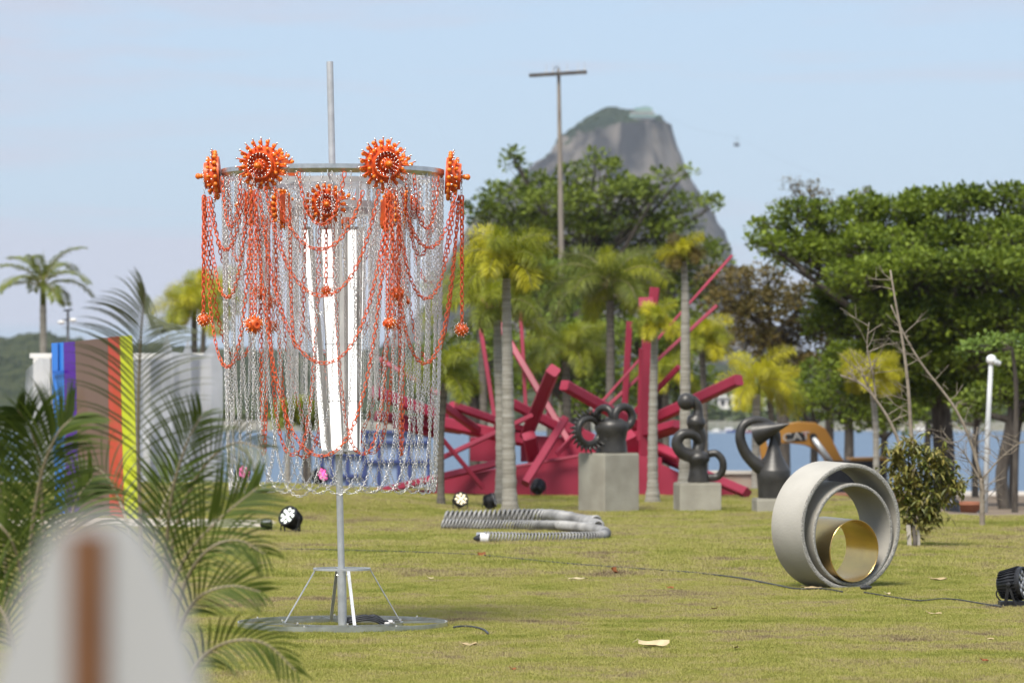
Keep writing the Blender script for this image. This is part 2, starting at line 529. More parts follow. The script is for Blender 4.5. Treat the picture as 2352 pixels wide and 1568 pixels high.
make_hills()

DM = 3000.0
def make_mountain():
    left = [(256, 1395), (270, 1365), (288, 1335), (312, 1302), (340, 1280), (370, 1250), (410, 1200), (445, 1150), (500, 1095), (570, 1045), (650, 1000), (740, 950), (800, 880), (860, 760), (960, 600)]
    right = [(256, 1420), (262, 1478), (275, 1508), (290, 1535), (318, 1548), (350, 1560), (400, 1583), (450, 1608), (500, 1637), (560, 1664), (620, 1690), (700, 1735), (780, 1800), (860, 1900), (960, 2050)]
    m = bpy.data.materials.new('granite_dome'); m.use_nodes = True
    n, l = m.node_tree.nodes, m.node_tree.links
    b = n['Principled BSDF']; b.inputs['Roughness'].default_value = 0.95; b.inputs['Specular IOR Level'].default_value = 0.1
    g = n.new('ShaderNodeNewGeometry')
    mp_ = n.new('ShaderNodeMapping'); mp_.inputs['Scale'].default_value = (0.055, 0.055, 0.007)
    l.new(g.outputs['Position'], mp_.inputs['Vector'])
    t = n.new('ShaderNodeTexNoise'); t.inputs['Scale'].default_value = 1; t.inputs['Detail'].default_value = 6; t.inputs['Distortion'].default_value = 0.4
    l.new(mp_.outputs['Vector'], t.inputs['Vector'])
    r = n.new('ShaderNodeValToRGB')
    r.color_ramp.elements[0].position = 0.42; r.color_ramp.elements[0].color = (0.030, 0.028, 0.029, 1)
    r.color_ramp.elements[1].position = 0.60; r.color_ramp.elements[1].color = (0.15, 0.13, 0.11, 1)
    l.new(t.outputs['Fac'], r.inputs['Fac'])
    t2 = n.new('ShaderNodeTexNoise'); t2.inputs['Scale'].default_value = 0.05; t2.inputs['Detail'].default_value = 5
    l.new(g.outputs['Position'], t2.inputs['Vector'])
    r2 = n.new('ShaderNodeValToRGB')
    r2.color_ramp.elements[0].position = 0.3; r2.color_ramp.elements[0].color = (0.010, 0.018, 0.009, 1)
    r2.color_ramp.elements[1].position = 0.7; r2.color_ramp.elements[1].color = (0.035, 0.048, 0.018, 1)
    l.new(t2.outputs['Fac'], r2.inputs['Fac'])
    at = n.new('ShaderNodeAttribute'); at.attribute_name = 'forest'
    a = n.new('ShaderNodeMath'); a.operation = 'ADD'
    l.new(at.outputs['Fac'], a.inputs[0]); l.new(t2.outputs['Fac'], a.inputs[1])
    r3 = n.new('ShaderNodeValToRGB'); r3.color_ramp.elements[0].position = 0.95; r3.color_ramp.elements[1].position = 1.08
    l.new(a.outputs[0], r3.inputs['Fac'])
    mxc = n.new('ShaderNodeMix'); mxc.data_type = 'RGBA'
    l.new(r3.outputs['Color'], mxc.inputs['Factor']); l.new(r.outputs['Color'], mxc.inputs['A']); l.new(r2.outputs['Color'], mxc.inputs['B'])
    l.new(mxc.outputs['Result'], b.inputs['Base Color'])
    seg = 150
    levels = np.concatenate([[254.5], np.linspace(256, 400, 50), np.linspace(404, 960, 90)])
    vs_, wts = [], []
    ly, lx = zip(*left); ry, rx = zip(*right)
    for py in levels:
        xl, xr = np.interp(py, ly, lx), np.interp(py, ry, rx)
        c = P((xl + xr) / 2, py, DM)
        hw = (xr - xl) / 2 * DM / F
        k = 1.0 if py > 255 else 0.25
        for s_ in range(seg):
            th = 2 * math.pi * s_ / seg
            cx_, sy_ = math.cos(th), math.sin(th)
            se = 2.05
            rr = (abs(cx_) ** se + abs(sy_) ** se) ** (-1 / se)
            x = c.x + hw * k * cx_ * rr
            y = DM + hw * 0.8 * k * sy_ * rr
            q = Vector((x * 0.035, y * 0.035, c.z * 0.006))
            flut = mnoise.noise(q) * 0.05 * hw + mnoise.noise(q * 3) * 3.2
            fx, fy = cx_ * flut, sy_ * flut
            front = max(0, -sy_)
            # woods: the summit, the left shoulder and ledges
            fo = 1 - sm(268, 312, py + mnoise.noise(Vector((x * 0.02, 3, 1))) * 22 - 40 * max(0, -cx_))
            fo = max(fo, 0.8 * max(0, -cx_ - 0.25) * (1 - sm(420, 470, py)))
            fo = max(fo, 0.45 * (1 - sm(0, 0.12, abs(mnoise.noise(Vector((x * 0.004, y * 0.004, c.z * 0.03)))))) * max(0, cx_) * 0.6)
            can = (mnoise.noise(Vector((x * 0.22, y * 0.22, c.z * 0.1))) * 2.4 + 2.0) * min(1, fo * 1.3)
            vs_.append((x + fx + cx_ * can, y + fy + sy_ * can, c.z + can * 0.9))
            wts.append(fo * 0.75)
    mb = MB(); mb.v = vs_
    for i in range(len(levels) - 1):
        for k in range(seg):
            j = (k + 1) % seg
            mb.f.append((i * seg + k, (i + 1) * seg + k, (i + 1) * seg + j, i * seg + j))
    mb.f.append(tuple(range(seg)))
    o = mb.build('mountain', m, smooth=True)
    fa = o.data.attributes.new('forest', 'FLOAT', 'POINT')
    fa.data.foreach_set('value', np.array(wts, dtype=np.float32))
    tag(o, kind='structure')
make_mountain()

def summit_station():
    root = empty('summit_station', P(1470, 268, DM - 18), 'pale green cable car station on the summit of the rock dome', 'building')
    gm = mat('station_green', (0.13, 0.24, 0.20), 0.6, 0, (0.2, 0.3, 0.25), 0.1)
    wm = mat('station_wall', (0.50, 0.46, 0.40), 0.8, 0, (0.58, 0.54, 0.47), 0.2)
    s = DM / F
    def blk(x0, x1, y0, y1, dep, dd=0.0):
        a, b = P(x0, y1, DM - 18 + dd), P(x1, y0, DM - 18 + dd)
        return ((a.x + b.x) / 2, DM - 18 + dd, (a.z + b.z) / 2), (b.x - a.x, dep, b.z - a.z)
    mb = MB(); mb.box(*blk(1448, 1502, 258, 276, 16)); mb.build('wall', wm, root)
    mb = MB(); mb.box(*blk(1444, 1508, 266, 271, 18)); mb.build('terrace', gm, root)
    mb = MB(); mb.box(*blk(1458, 1498, 249, 258, 12)); mb.box(*blk(1472, 1492, 246, 249, 8)); mb.build('roof', gm, root)
    for i in range(7):
        mb = MB(); mb.box(*blk(1450 + i * 7.4, 1455 + i * 7.4, 259, 264, 16.6)); mb.build('window', M['black_gloss'], root)
summit_station()

def cable_car():
    c = P(1692, 332, 2600)
    root = empty('cable_car', c, 'small dark cable car cabin hanging in the sky right of the rock dome', 'cable car')
    cm = mat('cabin_grey', (0.10, 0.11, 0.12), 0.4, 0.2, (0.14, 0.15, 0.16), 1)
    mb = MB(); mb.lathe([(-2.0, 0.6), (-1.4, 1.35), (1.4, 1.35), (2.0, 0.6)], Matrix.Translation(c), 12); mb.build('cabin', cm, root)
    mb = MB(); mb.beam(c + Vector((0, 0, 1.2)), c + Vector((0.3, 0, 4.6)), 0.22, 0.22); mb.beam(c + Vector((-1.2, 0, 4.7)), c + Vector((1.6, 0, 4.6)), 0.3, 0.3); mb.build('hanger', cm, root)
    mb = MB(); mb.tube([P(1512, 262, 2900), P(1600, 300, 2750), c + Vector((0, 0, 4.9)), P(1800, 372, 2450), P(2000, 445, 2300), P(2500, 600, 2000)], 0.05, 5); mb.build('cable', cm, root)
cable_car()

# far shore: a low quay with trees, buildings and boats
def far_shore():
    m = mat('far_quay', (0.10, 0.11, 0.08), 0.95, 0, (0.26, 0.24, 0.20), 0.06, coord='pos', spec=0.1)
    mb = MB()
    pts = np.linspace(-900, 900, 120)
    prof = [(-4.4, 590), (-3.2, 594), (-2.2, 598), (-1.8, 640), (-1.5, 760), (-1.2, 900)]
    for z, d in prof:
        for x in pts:
            w = 6 * mnoise.noise(Vector((x * 0.01, 0, 0)))
            mb.v.append((x, d + w, z))
    n = len(pts)
    mb.f = [(i * n + j, i * n + j + 1, (i + 1) * n + j + 1, (i + 1) * n + j) for i in range(len(prof) - 1) for j in range(n - 1)]
    tag(mb.build('far_shore', m), kind='structure')
    lm = mat('shore_tree_leaf', (0.030, 0.050, 0.018), 0.7, 0, (0.09, 0.11, 0.03), 0.1, coord='pos', island=True)
    mb = MB()
    for k in range(420):
        x = random.uniform(-110, 110); d = random.uniform(602, 625)
        r = random.uniform(0.8, 1.7); z0 = -2.0 + r * 0.6
        for q in range(26):
            v = Vector((random.gauss(0, 1), random.gauss(0, 1), random.gauss(0, 1))).normalized() * r * random.uniform(0.6, 1)
            p = Vector((x, d, z0)) + v
            a = Vector((random.gauss(0, 1), random.gauss(0, 1), random.gauss(0, 1))).normalized() * 0.5
            b = a.orthogonal().normalized() * 0.4
            mb.add([p - a, p + b, p + a, p - b], [(0, 1, 2, 3)])
    tag(mb.build('shore_trees', lm), 'far-off row of low trees along the opposite shore', 'trees', kind='stuff')
far_shore()

def far_building(x0, x1, ytop, d, label, col, floors=3, bays=6):
    base = P((x0 + x1) / 2, 985, d); base.z = -2.1
    root = empty('shore_building', base, label, 'building', 'buildings on the opposite shore')
    wm = mat('shore_wall', col, 0.8, 0, tuple(c * 0.9 for c in col), 0.3)
    a, b = P(x0, ytop, d), P(x1, ytop, d)
    W, H = b.x - a.x, a.z + 2.1
    c = Vector(((a.x + b.x) / 2, d, 0))
    mb = MB(); mb.box((c.x, d + 5, -2.1 + H / 2), (W, 10, H)); mb.build('wall', wm, root)
    mb = MB(); mb.box((c.x, d + 5, -2.1 + H + 0.2), (W + 0.8, 10.8, 0.4)); mb.build('roof', M['white_paint'], root)
    fh = H / floors
    for f in range(floors):
        for k in range(bays):
            mb = MB()
            mb.box((a.x + W * (k + 0.5) / bays, d - 0.02, -2.1 + fh * (f + 0.5)), (W / bays * 0.6, 0.16, fh * 0.5))
            mb.build('window', M['black_gloss'], root)
far_building(1636, 1700, 912, 640, 'white shore building behind the sphere-headed bronze figure', (0.78, 0.75, 0.70), 2, 4)
far_building(1702, 1738, 930, 650, 'low cream shore building left of the yellow twin-trunked palm', (0.62, 0.57, 0.48), 2, 3)
far_building(1742, 1800, 918, 660, 'pale shore building behind the yellow twin-trunked palm', (0.72, 0.70, 0.66), 2, 4)
far_building(1220, 1262, 958, 630, 'white shore building framed by the crossing magenta beams', (0.85, 0.82, 0.76), 1, 3)
far_building(1312, 1392, 938, 640, 'cream shore building behind the gear-ringed bronze figure', (0.72, 0.62, 0.46), 2, 5)
far_building(1150, 1200, 965, 650, 'low white shore building left of the thick tilted magenta beam', (0.8, 0.78, 0.74), 1, 3)
far_building(2105, 2150, 962, 660, 'grey shore building left of the big dark tree trunk', (0.42, 0.40, 0.40), 2, 3)
far_building(2198, 2246, 946, 650, 'white-roofed shore building left of the lamp post', (0.6, 0.58, 0.55), 2, 3)
far_building(860, 985, 962, 650, 'long pale shore building seen through the chain curtain', (0.55, 0.55, 0.50), 2, 8)

def boat(px, d, L, label, hullc):
    c = P(px, 990, d); c.z = -3.6
    root = empty('boat', c, label, 'boat', 'boats moored off the far shore')
    hm = mat('hull_paint', hullc, 0.4, 0, tuple(x * 0.85 for x in hullc), 1)
    mb = MB()
    sec = []
    for t in np.linspace(-0.5, 0.5, 9):
        w = 0.16 * L * (1 - max(0, t * 2) ** 2.2) + 0.02
        h = 0.10 * L + 0.05 * L * max(0, t) * 2
        sec.append([(t * L, -w, h), (t * L, -w * 0.6, -0.3), (t * L, w * 0.6, -0.3), (t * L, w, h)])
    vs_ = [c + Vector(p) for s_ in sec for p in s_]
    fs_ = [(i * 4 + k, i * 4 + (k + 1) % 4, i * 4 + 4 + (k + 1) % 4, i * 4 + 4 + k) for i in range(8) for k in range(4)]
    fs_ += [(0, 1, 2, 3), (32, 33, 34, 35)]
    mb.add(vs_, fs_); mb.build('hull', hm, root)
    mb = MB(); mb.box(c + Vector((-0.08 * L, 0, 0.16 * L)), (0.36 * L, 0.2 * L, 0.12 * L)); mb.build('cabin', M['white_paint'], root)
    mb = MB(); mb.tube([c + Vector((0, 0, 0.1 * L)), c + Vector((0, 0, 0.75 * L))], 0.03 * L / 4, 6); mb.build('mast', M['grey_post'], root)
for px, d, L, lb, hc in ((1648, 560, 2.6, 'small white boat right of the sphere-headed bronze figure', (0.75, 0.73, 0.7)),
                         (1678, 570, 3.2, 'small blue-hulled boat between the two right bronze figures', (0.08, 0.10, 0.3)),
                         (1712, 565, 2.2, 'small red-hulled boat just left of the looped bronze figure', (0.4, 0.07, 0.1)),
                         (2120, 560, 3.4, 'white boat just left of the big dark tree trunk', (0.8, 0.78, 0.75)),
                         (2215, 575, 3.0, 'white boat left of the lamp post', (0.75, 0.75, 0.74))):
    boat(px, d, L, lb, hc)

# ------------------------------------------------------------------ grass blades (uncountable)
def make_grass():
    gm = bpy.data.materials.new('grass_blade'); gm.use_nodes = True
    n, l = gm.node_tree.nodes, gm.node_tree.links
    b = n['Principled BSDF']; b.inputs['Roughness'].default_value = 0.6; b.inputs['Specular IOR Level'].default_value = 0.25
    g = n.new('ShaderNodeNewGeometry'); oi = n.new('ShaderNodeObjectInfo')
    def nt_(scale, detail):
        t = n.new('ShaderNodeTexNoise'); t.inputs['Scale'].default_value = scale; t.inputs['Detail'].default_value = detail; t.inputs['Roughness'].default_value = 0.62 if detail > 6 else 0.5
        l.new(g.outputs['Position'], t.inputs['Vector']); return t.outputs['Fac']
    a = n.new('ShaderNodeMath'); a.operation = 'MULTIPLY_ADD'; a.inputs[1].default_value = 0.22
    l.new(oi.outputs['Random'], a.inputs[0])
    c1 = n.new('ShaderNodeMath'); c1.operation = 'MULTIPLY_ADD'; c1.inputs[1].default_value = 1.95; c1.inputs[2].default_value = -0.62
    mixn = n.new('ShaderNodeMath'); mixn.operation = 'MULTIPLY_ADD'; mixn.inputs[1].default_value = 0.55
    h = n.new('ShaderNodeMath'); h.operation = 'MULTIPLY'; h.inputs[1].default_value = 0.45
    l.new(nt_(0.45, 4), h.inputs[0]); l.new(nt_(1.7, 7), mixn.inputs[0]); l.new(h.outputs[0], mixn.inputs[2])
    l.new(mixn.outputs[0], c1.inputs[0]); l.new(c1.outputs[0], a.inputs[2])
    r = n.new('ShaderNodeValToRGB')
    st = [(0.20, (0.25, 0.28, 0.045)), (0.36, (0.38, 0.375, 0.085)), (0.50, (0.46, 0.42, 0.13)), (0.62, (0.45, 0.37, 0.185)), (0.76, (0.22, 0.16, 0.10))]
    while len(r.color_ramp.elements) < len(st): r.color_ramp.elements.new(0.5)
    for e, (p, c) in zip(r.color_ramp.elements, st): e.position = p; e.color = (*c, 1)
    l.new(a.outputs[0], r.inputs['Fac']); l.new(r.outputs['Color'], b.inputs['Base Color'])
    tr = n.new('ShaderNodeBsdfTranslucent'); l.new(r.outputs['Color'], tr.inputs['Color'])
    ms = n.new('ShaderNodeMixShader'); ms.inputs['Fac'].default_value = 0.4
    l.new(b.outputs['BSDF'], ms.inputs[1]); l.new(tr.outputs['BSDF'], ms.inputs[2]); l.new(ms.outputs['Shader'], n['Material Output'].inputs['Surface'])
    tc_ = bpy.data.collections.new('grass_tufts')
    for k in range(5):
        mb = MB()
        for q in range(16):
            p = Vector((random.gauss(0, 0.022), random.gauss(0, 0.022), 0))
            az = random.uniform(0, 6.283); lean = random.uniform(0.4, 1.5); L = random.uniform(0.018, 0.040)
            dr = Vector((math.cos(az), math.sin(az), 0)); sd = Vector((-dr.y, dr.x, 0)) * random.uniform(0.0012, 0.0024)
            m1 = p + Vector((0, 0, L * 0.55)) + dr * L * 0.25 * lean
            tp = p + Vector((0, 0, L * (1.0 - 0.3 * lean))) + dr * L * 0.75 * lean
            mb.add([p - sd, p + sd, m1 + sd * 0.8, m1 - sd * 0.8, tp], [(0, 1, 2, 3), (3, 2, 4)])
        me = mb.mesh('grass_tuft', gm)
        o = bpy.data.objects.new('grass_tuft', me); tc_.objects.link(o)
    def patch(d0, d1, density, smin, smax, name, seed):
        ds = np.linspace(d0, d1, max(2, int((d1 - d0) / 0.5)))
        mb = MB(); nu = 74
        keepc = []
        for d in ds:
            for i in range(nu):
                px = -900 + 4150 * i / (nu - 1)
                x = (px - CX) / F * d
                mb.v.append((x, d, zg(x, d) + 0.001))
        for i in range(len(ds) - 1):
            for j in range(nu - 1):
                px = -900 + 4150 * (j + 0.5) / (nu - 1); d = ds[i]
                dc = 64.0 - 16.0 * sm(1750, 2250, px)
                if d > dc + 2.2: continue
                if px < 640 and 46.6 < d < 49.7: continue
                a_ = i * nu + j
                mb.f.append((a_, a_ + 1, a_ + nu + 1, a_ + nu))
        o = mb.build(name, gm)
        ng = bpy.data.node_groups.new('grass_scatter', 'GeometryNodeTree')
        ng.interface.new_socket('Geometry', in_out='INPUT', socket_type='NodeSocketGeometry')
        ng.interface.new_socket('Geometry', in_out='OUTPUT', socket_type='NodeSocketGeometry')
        N, L_ = ng.nodes, ng.links
        gi, go = N.new('NodeGroupInput'), N.new('NodeGroupOutput')
        dp = N.new('GeometryNodeDistributePointsOnFaces'); dp.inputs['Seed'].default_value = seed
        pos = N.new('GeometryNodeInputPosition')
        tn = N.new('ShaderNodeTexNoise'); tn.inputs['Scale'].default_value = 1.7; tn.inputs['Detail'].default_value = 7; tn.inputs['Roughness'].default_value = 0.62
        L_.new(pos.outputs[0], tn.inputs['Vector'])
        mr = N.new('ShaderNodeMapRange'); mr.inputs['From Min'].default_value = 0.63; mr.inputs['From Max'].default_value = 0.47
        mr.inputs['To Min'].default_value = density * 0.10; mr.inputs['To Max'].default_value = density
        L_.new(tn.outputs['Fac'], mr.inputs['Value']); L_.new(mr.outputs['Result'], dp.inputs['Density'])
        ci = N.new('GeometryNodeCollectionInfo'); ci.inputs['Collection'].default_value = tc_
        ci.inputs['Separate Children'].default_value = True; ci.inputs['Reset Children'].default_value = True
        ip = N.new('GeometryNodeInstanceOnPoints'); ip.inputs['Pick Instance'].default_value = True
        rv = N.new('FunctionNodeRandomValue'); rv.data_type = 'FLOAT_VECTOR'
        rv.inputs[0].default_value = (-0.15, -0.15, 0); rv.inputs[1].default_value = (0.15, 0.15, 6.283)
        rs = N.new('FunctionNodeRandomValue'); rs.data_type = 'FLOAT'
        rs.inputs[2].default_value = smin; rs.inputs[3].default_value = smax
        L_.new(gi.outputs[0], dp.inputs['Mesh']); L_.new(dp.outputs['Points'], ip.inputs['Points'])
        L_.new(ci.outputs[0], ip.inputs['Instance']); L_.new(rv.outputs[0], ip.inputs['Rotation'])
        L_.new(rs.outputs[1], ip.inputs['Scale']); L_.new(ip.outputs[0], go.inputs[0])
        md = o.modifiers.new('scatter', 'NODES'); md.node_group = ng
        tag(o, 'short yellow-green grass blades of the park lawn' if seed == 1 else 'blurred farther grass of the park lawn', 'grass', kind='stuff')
    patch(19.0, 34.0, 2300, 0.45, 0.95, 'grass', 1)
    patch(34.0, 66.0, 520, 0.85, 1.5, 'grass', 2)
make_grass()
# ------------------------------------------------------------------ the chain chandelier
D0 = 26.7
S0 = D0 / F
XB = P(787, 1432, D0).x          # foot of the pole
XR = P(764.5, 391, D0).x         # centre of the rings and curtains
def zpx(py): return P(787, py, D0).z

_link_cache = {}
def link_template(Lh, Wh, r, n, sides):
    """stadium shaped link: half length Lh, half width Wh, wire r"""
    key = (Lh, Wh, r, n, sides)
    if key in _link_cache: return _link_cache[key]
    pts = []
    for i in range(n):
        a = 2 * math.pi * (i + 0.5) / n
        c, s_ = math.cos(a), math.sin(a)
        x = (Lh - Wh) * (1 if c > 0 else -1) + Wh * c if abs(c) > 0.05 else 0
        pts.append((x, Wh * s_))
    V, Fc = [], []
    for i in range(n):
        x0, y0 = pts[i - 1]; x1, y1 = pts[(i + 1) % n]
        tx, ty = x1 - x0, y1 - y0; q = math.hypot(tx, ty); tx, ty = tx / q, ty / q
        nx_, ny_ = ty, -tx
        for k in range(sides):
            a = 2 * math.pi * k / sides
            V.append((pts[i][0] + nx_ * r * math.cos(a), pts[i][1] + ny_ * r * math.cos(a), r * math.sin(a)))
    for i in range(n):
        j = (i + 1) % n
        for k in range(sides):
            m_ = (k + 1) % sides
            Fc.append((i * sides + k, j * sides + k, j * sides + m_, i * sides + m_))
    _link_cache[key] = (np.array(V), np.array(Fc))
    return _link_cache[key]

ORANGE = dict(pitch=0.0335, Lh=0.0215, Wh=0.0122, r=0.0035, n=10, sides=4)
SILVER = dict(pitch=0.0205, Lh=0.0132, Wh=0.0080, r=0.0022, n=8, sides=3)
FINE = dict(pitch=0.0145, Lh=0.0095, Wh=0.0058, r=0.0017, n=6, sides=3)

def chain_mesh(name, pts, kind, material, jit=0.25):
    """pts: evenly spaced link centres; returns a mesh of interlocking links"""
    V, Fc = link_template(kind['Lh'], kind['Wh'], kind['r'], kind['n'], kind['sides'])
    p = np.array(pts, dtype=float); n = len(p)
    T = np.gradient(p, axis=0); T /= np.linalg.norm(T, axis=1)[:, None]
    ref = np.array([0.36, 0.93, 0.05])
    N = ref - T * (T @ ref)[:, None]; N /= np.linalg.norm(N, axis=1)[:, None]
    B = np.cross(T, N)
    ang = np.where(np.arange(n) % 2 == 0, 0.6, 0.6 + math.pi / 2) + rng.normal(0, jit, n)
    c, s_ = np.cos(ang)[:, None], np.sin(ang)[:, None]
    N2, B2 = N * c + B * s_, -N * s_ + B * c
    vv = p[:, None, :] + T[:, None, :] * V[None, :, 0:1] + N2[:, None, :] * V[None, :, 1:2] + B2[:, None, :] * V[None, :, 2:3]
    ff = (Fc[None] + (np.arange(n) * len(V))[:, None, None]).reshape(-1, 4)
    me = bpy.data.meshes.new(name)
    me.from_pydata(vv.reshape(-1, 3).tolist(), [], ff.tolist())
    me.materials.append(material)
    me.polygons.foreach_set('use_smooth', [True] * len(me.polygons))
    return me

def catenary(A, B, sag, pitch):
    """link centres hanging between A and B with the lowest point sag below their mean"""
    A, B = np.array(A, float), np.array(B, float)
    hvec = B - A; dz = hvec[2]; hvec[2] = 0
    h = np.linalg.norm(hvec) / 2; u = hvec / (2 * h)
    lo, hi = h / 12.0, h * 60
    for _ in range(80):
        a = (lo + hi) / 2
        if a * (math.cosh(min(h / a, 50)) - 1) > sag: lo = a
        else: hi = a
    Lh = a * math.sinh(h / a)
    n = max(4, int(round(2 * Lh / pitch)))
    l = -Lh + (np.arange(n) + 0.5) * (2 * Lh / n)
    x = a * np.arcsinh(l / a)
    z = a * (np.cosh(x / a) - 1) - sag
    mid = (A + B) / 2
    return np.stack([mid[0] + u[0] * x, mid[1] + u[1] * x, mid[2] + z + dz * x / (2 * h)], axis=1)

def straight(A, B, pitch):
    A, B = np.array(A, float), np.array(B, float)
    n = max(2, int(round(np.linalg.norm(B - A) / pitch)))
    return A + (B - A) * ((np.arange(n) + 0.5) / n)[:, None]

def ringband(mb, c, r, z0, z1, th=0.004, seg=96, crease=0.0):
    """a rolled flat band standing on edge"""
    zm = (z0 + z1) / 2
    prof = [(z0, r - crease), (zm, r), (z1, r), (z1, r - th), (zm, r - th), (z0, r - crease - th)]
    mb.lathe(prof, Matrix.Translation(c) @ Matrix(((0, 1, 0, 0), (0, 0, 1, 0), (1, 0, 0, 0), (0, 0, 0, 1))), seg, loop=True)

def chandelier():
    root = empty('chandelier_sculpture', (XB, D0, 0), 'tall chandelier sculpture of silver and orange chains on a steel pole', 'sculpture')
    RL = Vector(root.location)
    CR = Vector((XR, D0, 0))
    OFF = CR - RL                                   # curtain centre in root space
    # --- pole and stand
    top = P(757.5, 142, D0); foot = Vector((XB, D0, 0.02))
    mb = MB(); mb.tube([foot, foot.lerp(top, 0.5), top], 0.0235, 24); mb.build('pole', M['galv'], root, True, angle=50)
    mb = MB(); mb.tube([(XB, D0, 0.0), (XB - 0.008, D0, 0.40)], 0.031, 24); mb.build('pole_sleeve', M['galv'], root, True, angle=50)
    C0 = (XB, D0, 0)
    mb = MB(); ringband(mb, C0, 0.728, 0.008, 0.046, 0.006, 120); mb.build('base_ring', M['galv_floor'], root, True, angle=40)
    mb = MB(); ringband(mb, C0, 0.418, 0.012, 0.043, 0.006, 90); mb.build('inner_base_ring', M['galv_floor'], root, True, angle=40)
    mb = MB(); ringband(mb, (XB - 0.005, D0, 0), 0.200, 0.402, 0.416, 0.018, 72); mb.build('stand_ring', M['galv'], root, True, angle=40)
    for k in range(4):
        a = math.radians(-76 + 90 * k); ca, sa = math.cos(a), math.sin(a)
        mb = MB(); mb.beam((XB + 0.195 * ca, D0 + 0.195 * sa, 0.402), (XB + 0.415 * ca, D0 + 0.415 * sa, 0.03), 0.022, 0.006, up=(ca, sa, 0.6)); mb.build('strut', M['galv'], root)
        mb = MB(); mb.beam((XB + 0.42 * ca, D0 + 0.42 * sa, 0.034), (XB + 0.724 * ca, D0 + 0.724 * sa, 0.034), 0.004, 0.016); mb.build('base_spoke', M['galv_floor'], root)
        mb = MB(); mb.beam((XB + 0.03 * ca, D0 + 0.03 * sa, 0.409), (XB + 0.185 * ca, D0 + 0.185 * sa, 0.409), 0.02, 0.005); mb.build('stand_spoke', M['galv'], root)
        a2 = a + math.radians(45)
        mb = MB(); mb.beam((XB + 0.42 * math.cos(a2), D0 + 0.42 * math.sin(a2), 0.024), (XB + 0.724 * math.cos(a2), D0 + 0.724 * math.sin(a2), 0.022), 0.004, 0.016); mb.build('base_spoke', M['galv_floor'], root)
    bb = MB(); bb.lathe([(-0.006, 0.007), (0.006, 0.007), (0.008, 0.004)], None, 6); bolt = bb.mesh('bolt', M['chrome'])
    for k in range(14):
        a = math.radians(20 + 360 * k / 14); r = 0.722 if k % 2 else 0.424
        inst('bolt', bolt, Matrix.Translation((r * math.cos(a), r * math.sin(a), 0.050)) @ Matrix.Rotation(math.pi / 2, 4, 'Y'), root)
    for sgn in (-1, 1):
        for q in (-0.012, 0.014):
            inst('bolt', bolt, Matrix.Translation((sgn * 0.034, q, 0.365)), root)
    # --- top frame
    zt = zpx(391)
    mb = MB(); ringband(mb, CR, 0.776, zt - 0.060, zt, 0.006, 140, 0.018); mb.build('top_ring', M['galv_floor'], root, True, angle=25)
    mb = MB(); ringband(mb, CR, 0.30, zt - 0.10, zt - 0.055, 0.006, 80); mb.build('hub_ring', M['galv'], root, True, angle=40)
    zl = zpx(478)
    mb = MB(); ringband(mb, CR, 0.30, zl, zl + 0.045, 0.006, 80); mb.build('basket_ring', M['galv'], root, True, angle=40)
    mb = MB(); ringband(mb, CR, 0.285, zl - 0.05, zl - 0.004, 0.006, 80); mb.build('basket_ring', M['galv'], root, True, angle=40)
    mb = MB(); ringband(mb, CR, 0.50, zt - 0.105, zt - 0.07, 0.006, 90); mb.build('middle_ring', M['galv'], root, True, angle=40)
    for k in range(8):
        a = math.radians(12 + 45 * k); ca, sa = math.cos(a), math.sin(a)
        mb = MB(); mb.beam(CR + Vector((0.296 * ca, 0.296 * sa, zl + 0.02)), CR + Vector((0.296 * ca, 0.296 * sa, zt - 0.07)), 0.02, 0.006, up=(ca, sa, 0)); mb.build('basket_upright', M['galv'], root)
    for k in range(6):
        a = math.radians(30 + 60 * k); ca, sa = math.cos(a), math.sin(a)
        mb = MB(); mb.beam(CR + Vector((0.02 * ca, 0.02 * sa, zt - 0.085)), CR + Vector((0.77 * ca, 0.77 * sa, zt - 0.055)), 0.006, 0.03); mb.build('top_spoke', M['galv'], root)
    # --- lit panels round the pole
    for k in range(7):
        a = math.radians(-100 + 360 / 7 * k); ca, sa = math.cos(a), math.sin(a)
        t0 = CR + Vector((0.20 * ca, 0.20 * sa, zpx(530)))
        b0 = Vector((XB - 0.012, D0, 0)) + Vector((0.118 * ca, 0.118 * sa, zpx(1032)))
        out = Vector((ca, sa, 0))
        w = 0.070
        mb = MB(); mb.beam(t0 + out * 0.004, b0 + out * 0.004, w, 0.022, up=out); p_ = mb.build('light_panel', M['led'], root)
        sd = Vector((-sa, ca, 0))
        for q in (-1, 1):
            mb = MB(); mb.beam(t0 + sd * q * (w / 2 + 0.006) - out * 0.006, b0 + sd * q * (w / 2 + 0.006) - out * 0.006, 0.010, 0.034, up=out); mb.build('panel_frame', M['ledgrey'], p_)
        for t, nm in ((0.0, 'end_cap'), (1.0, 'end_cap')):
            c = t0.lerp(b0, t); dr = (b0 - t0).normalized()
            mb = MB(); mb.beam(c - dr * 0.022 + dr * 0.03 * t, c + dr * 0.0 + dr * 0.03 * t, w + 0.02, 0.04, up=out); mb.build(nm, M['ledgrey'], p_)
        for t in (0.22, 0.52, 0.78):
            c = t0.lerp(b0, t)
            mb = MB(); mb.beam(c - sd * (w / 2 + 0.012) + out * 0.016, c + sd * (w / 2 + 0.012) + out * 0.016, 0.005, 0.004, up=out); mb.build('clip', M['black'], p_)
    mb = MB(); mb.lathe([(zpx(1036), 0.05), (zpx(1036), 0.13), (zpx(1030), 0.13), (zpx(1030), 0.05)], Matrix.Translation((XB - 0.012, D0, 0)) @ Matrix(((0, 1, 0, 0), (0, 0, 1, 0), (1, 0, 0, 0), (0, 0, 0, 1))), 40, loop=True); mb.build('lamp_plate', M['galv'], root, True, angle=40)
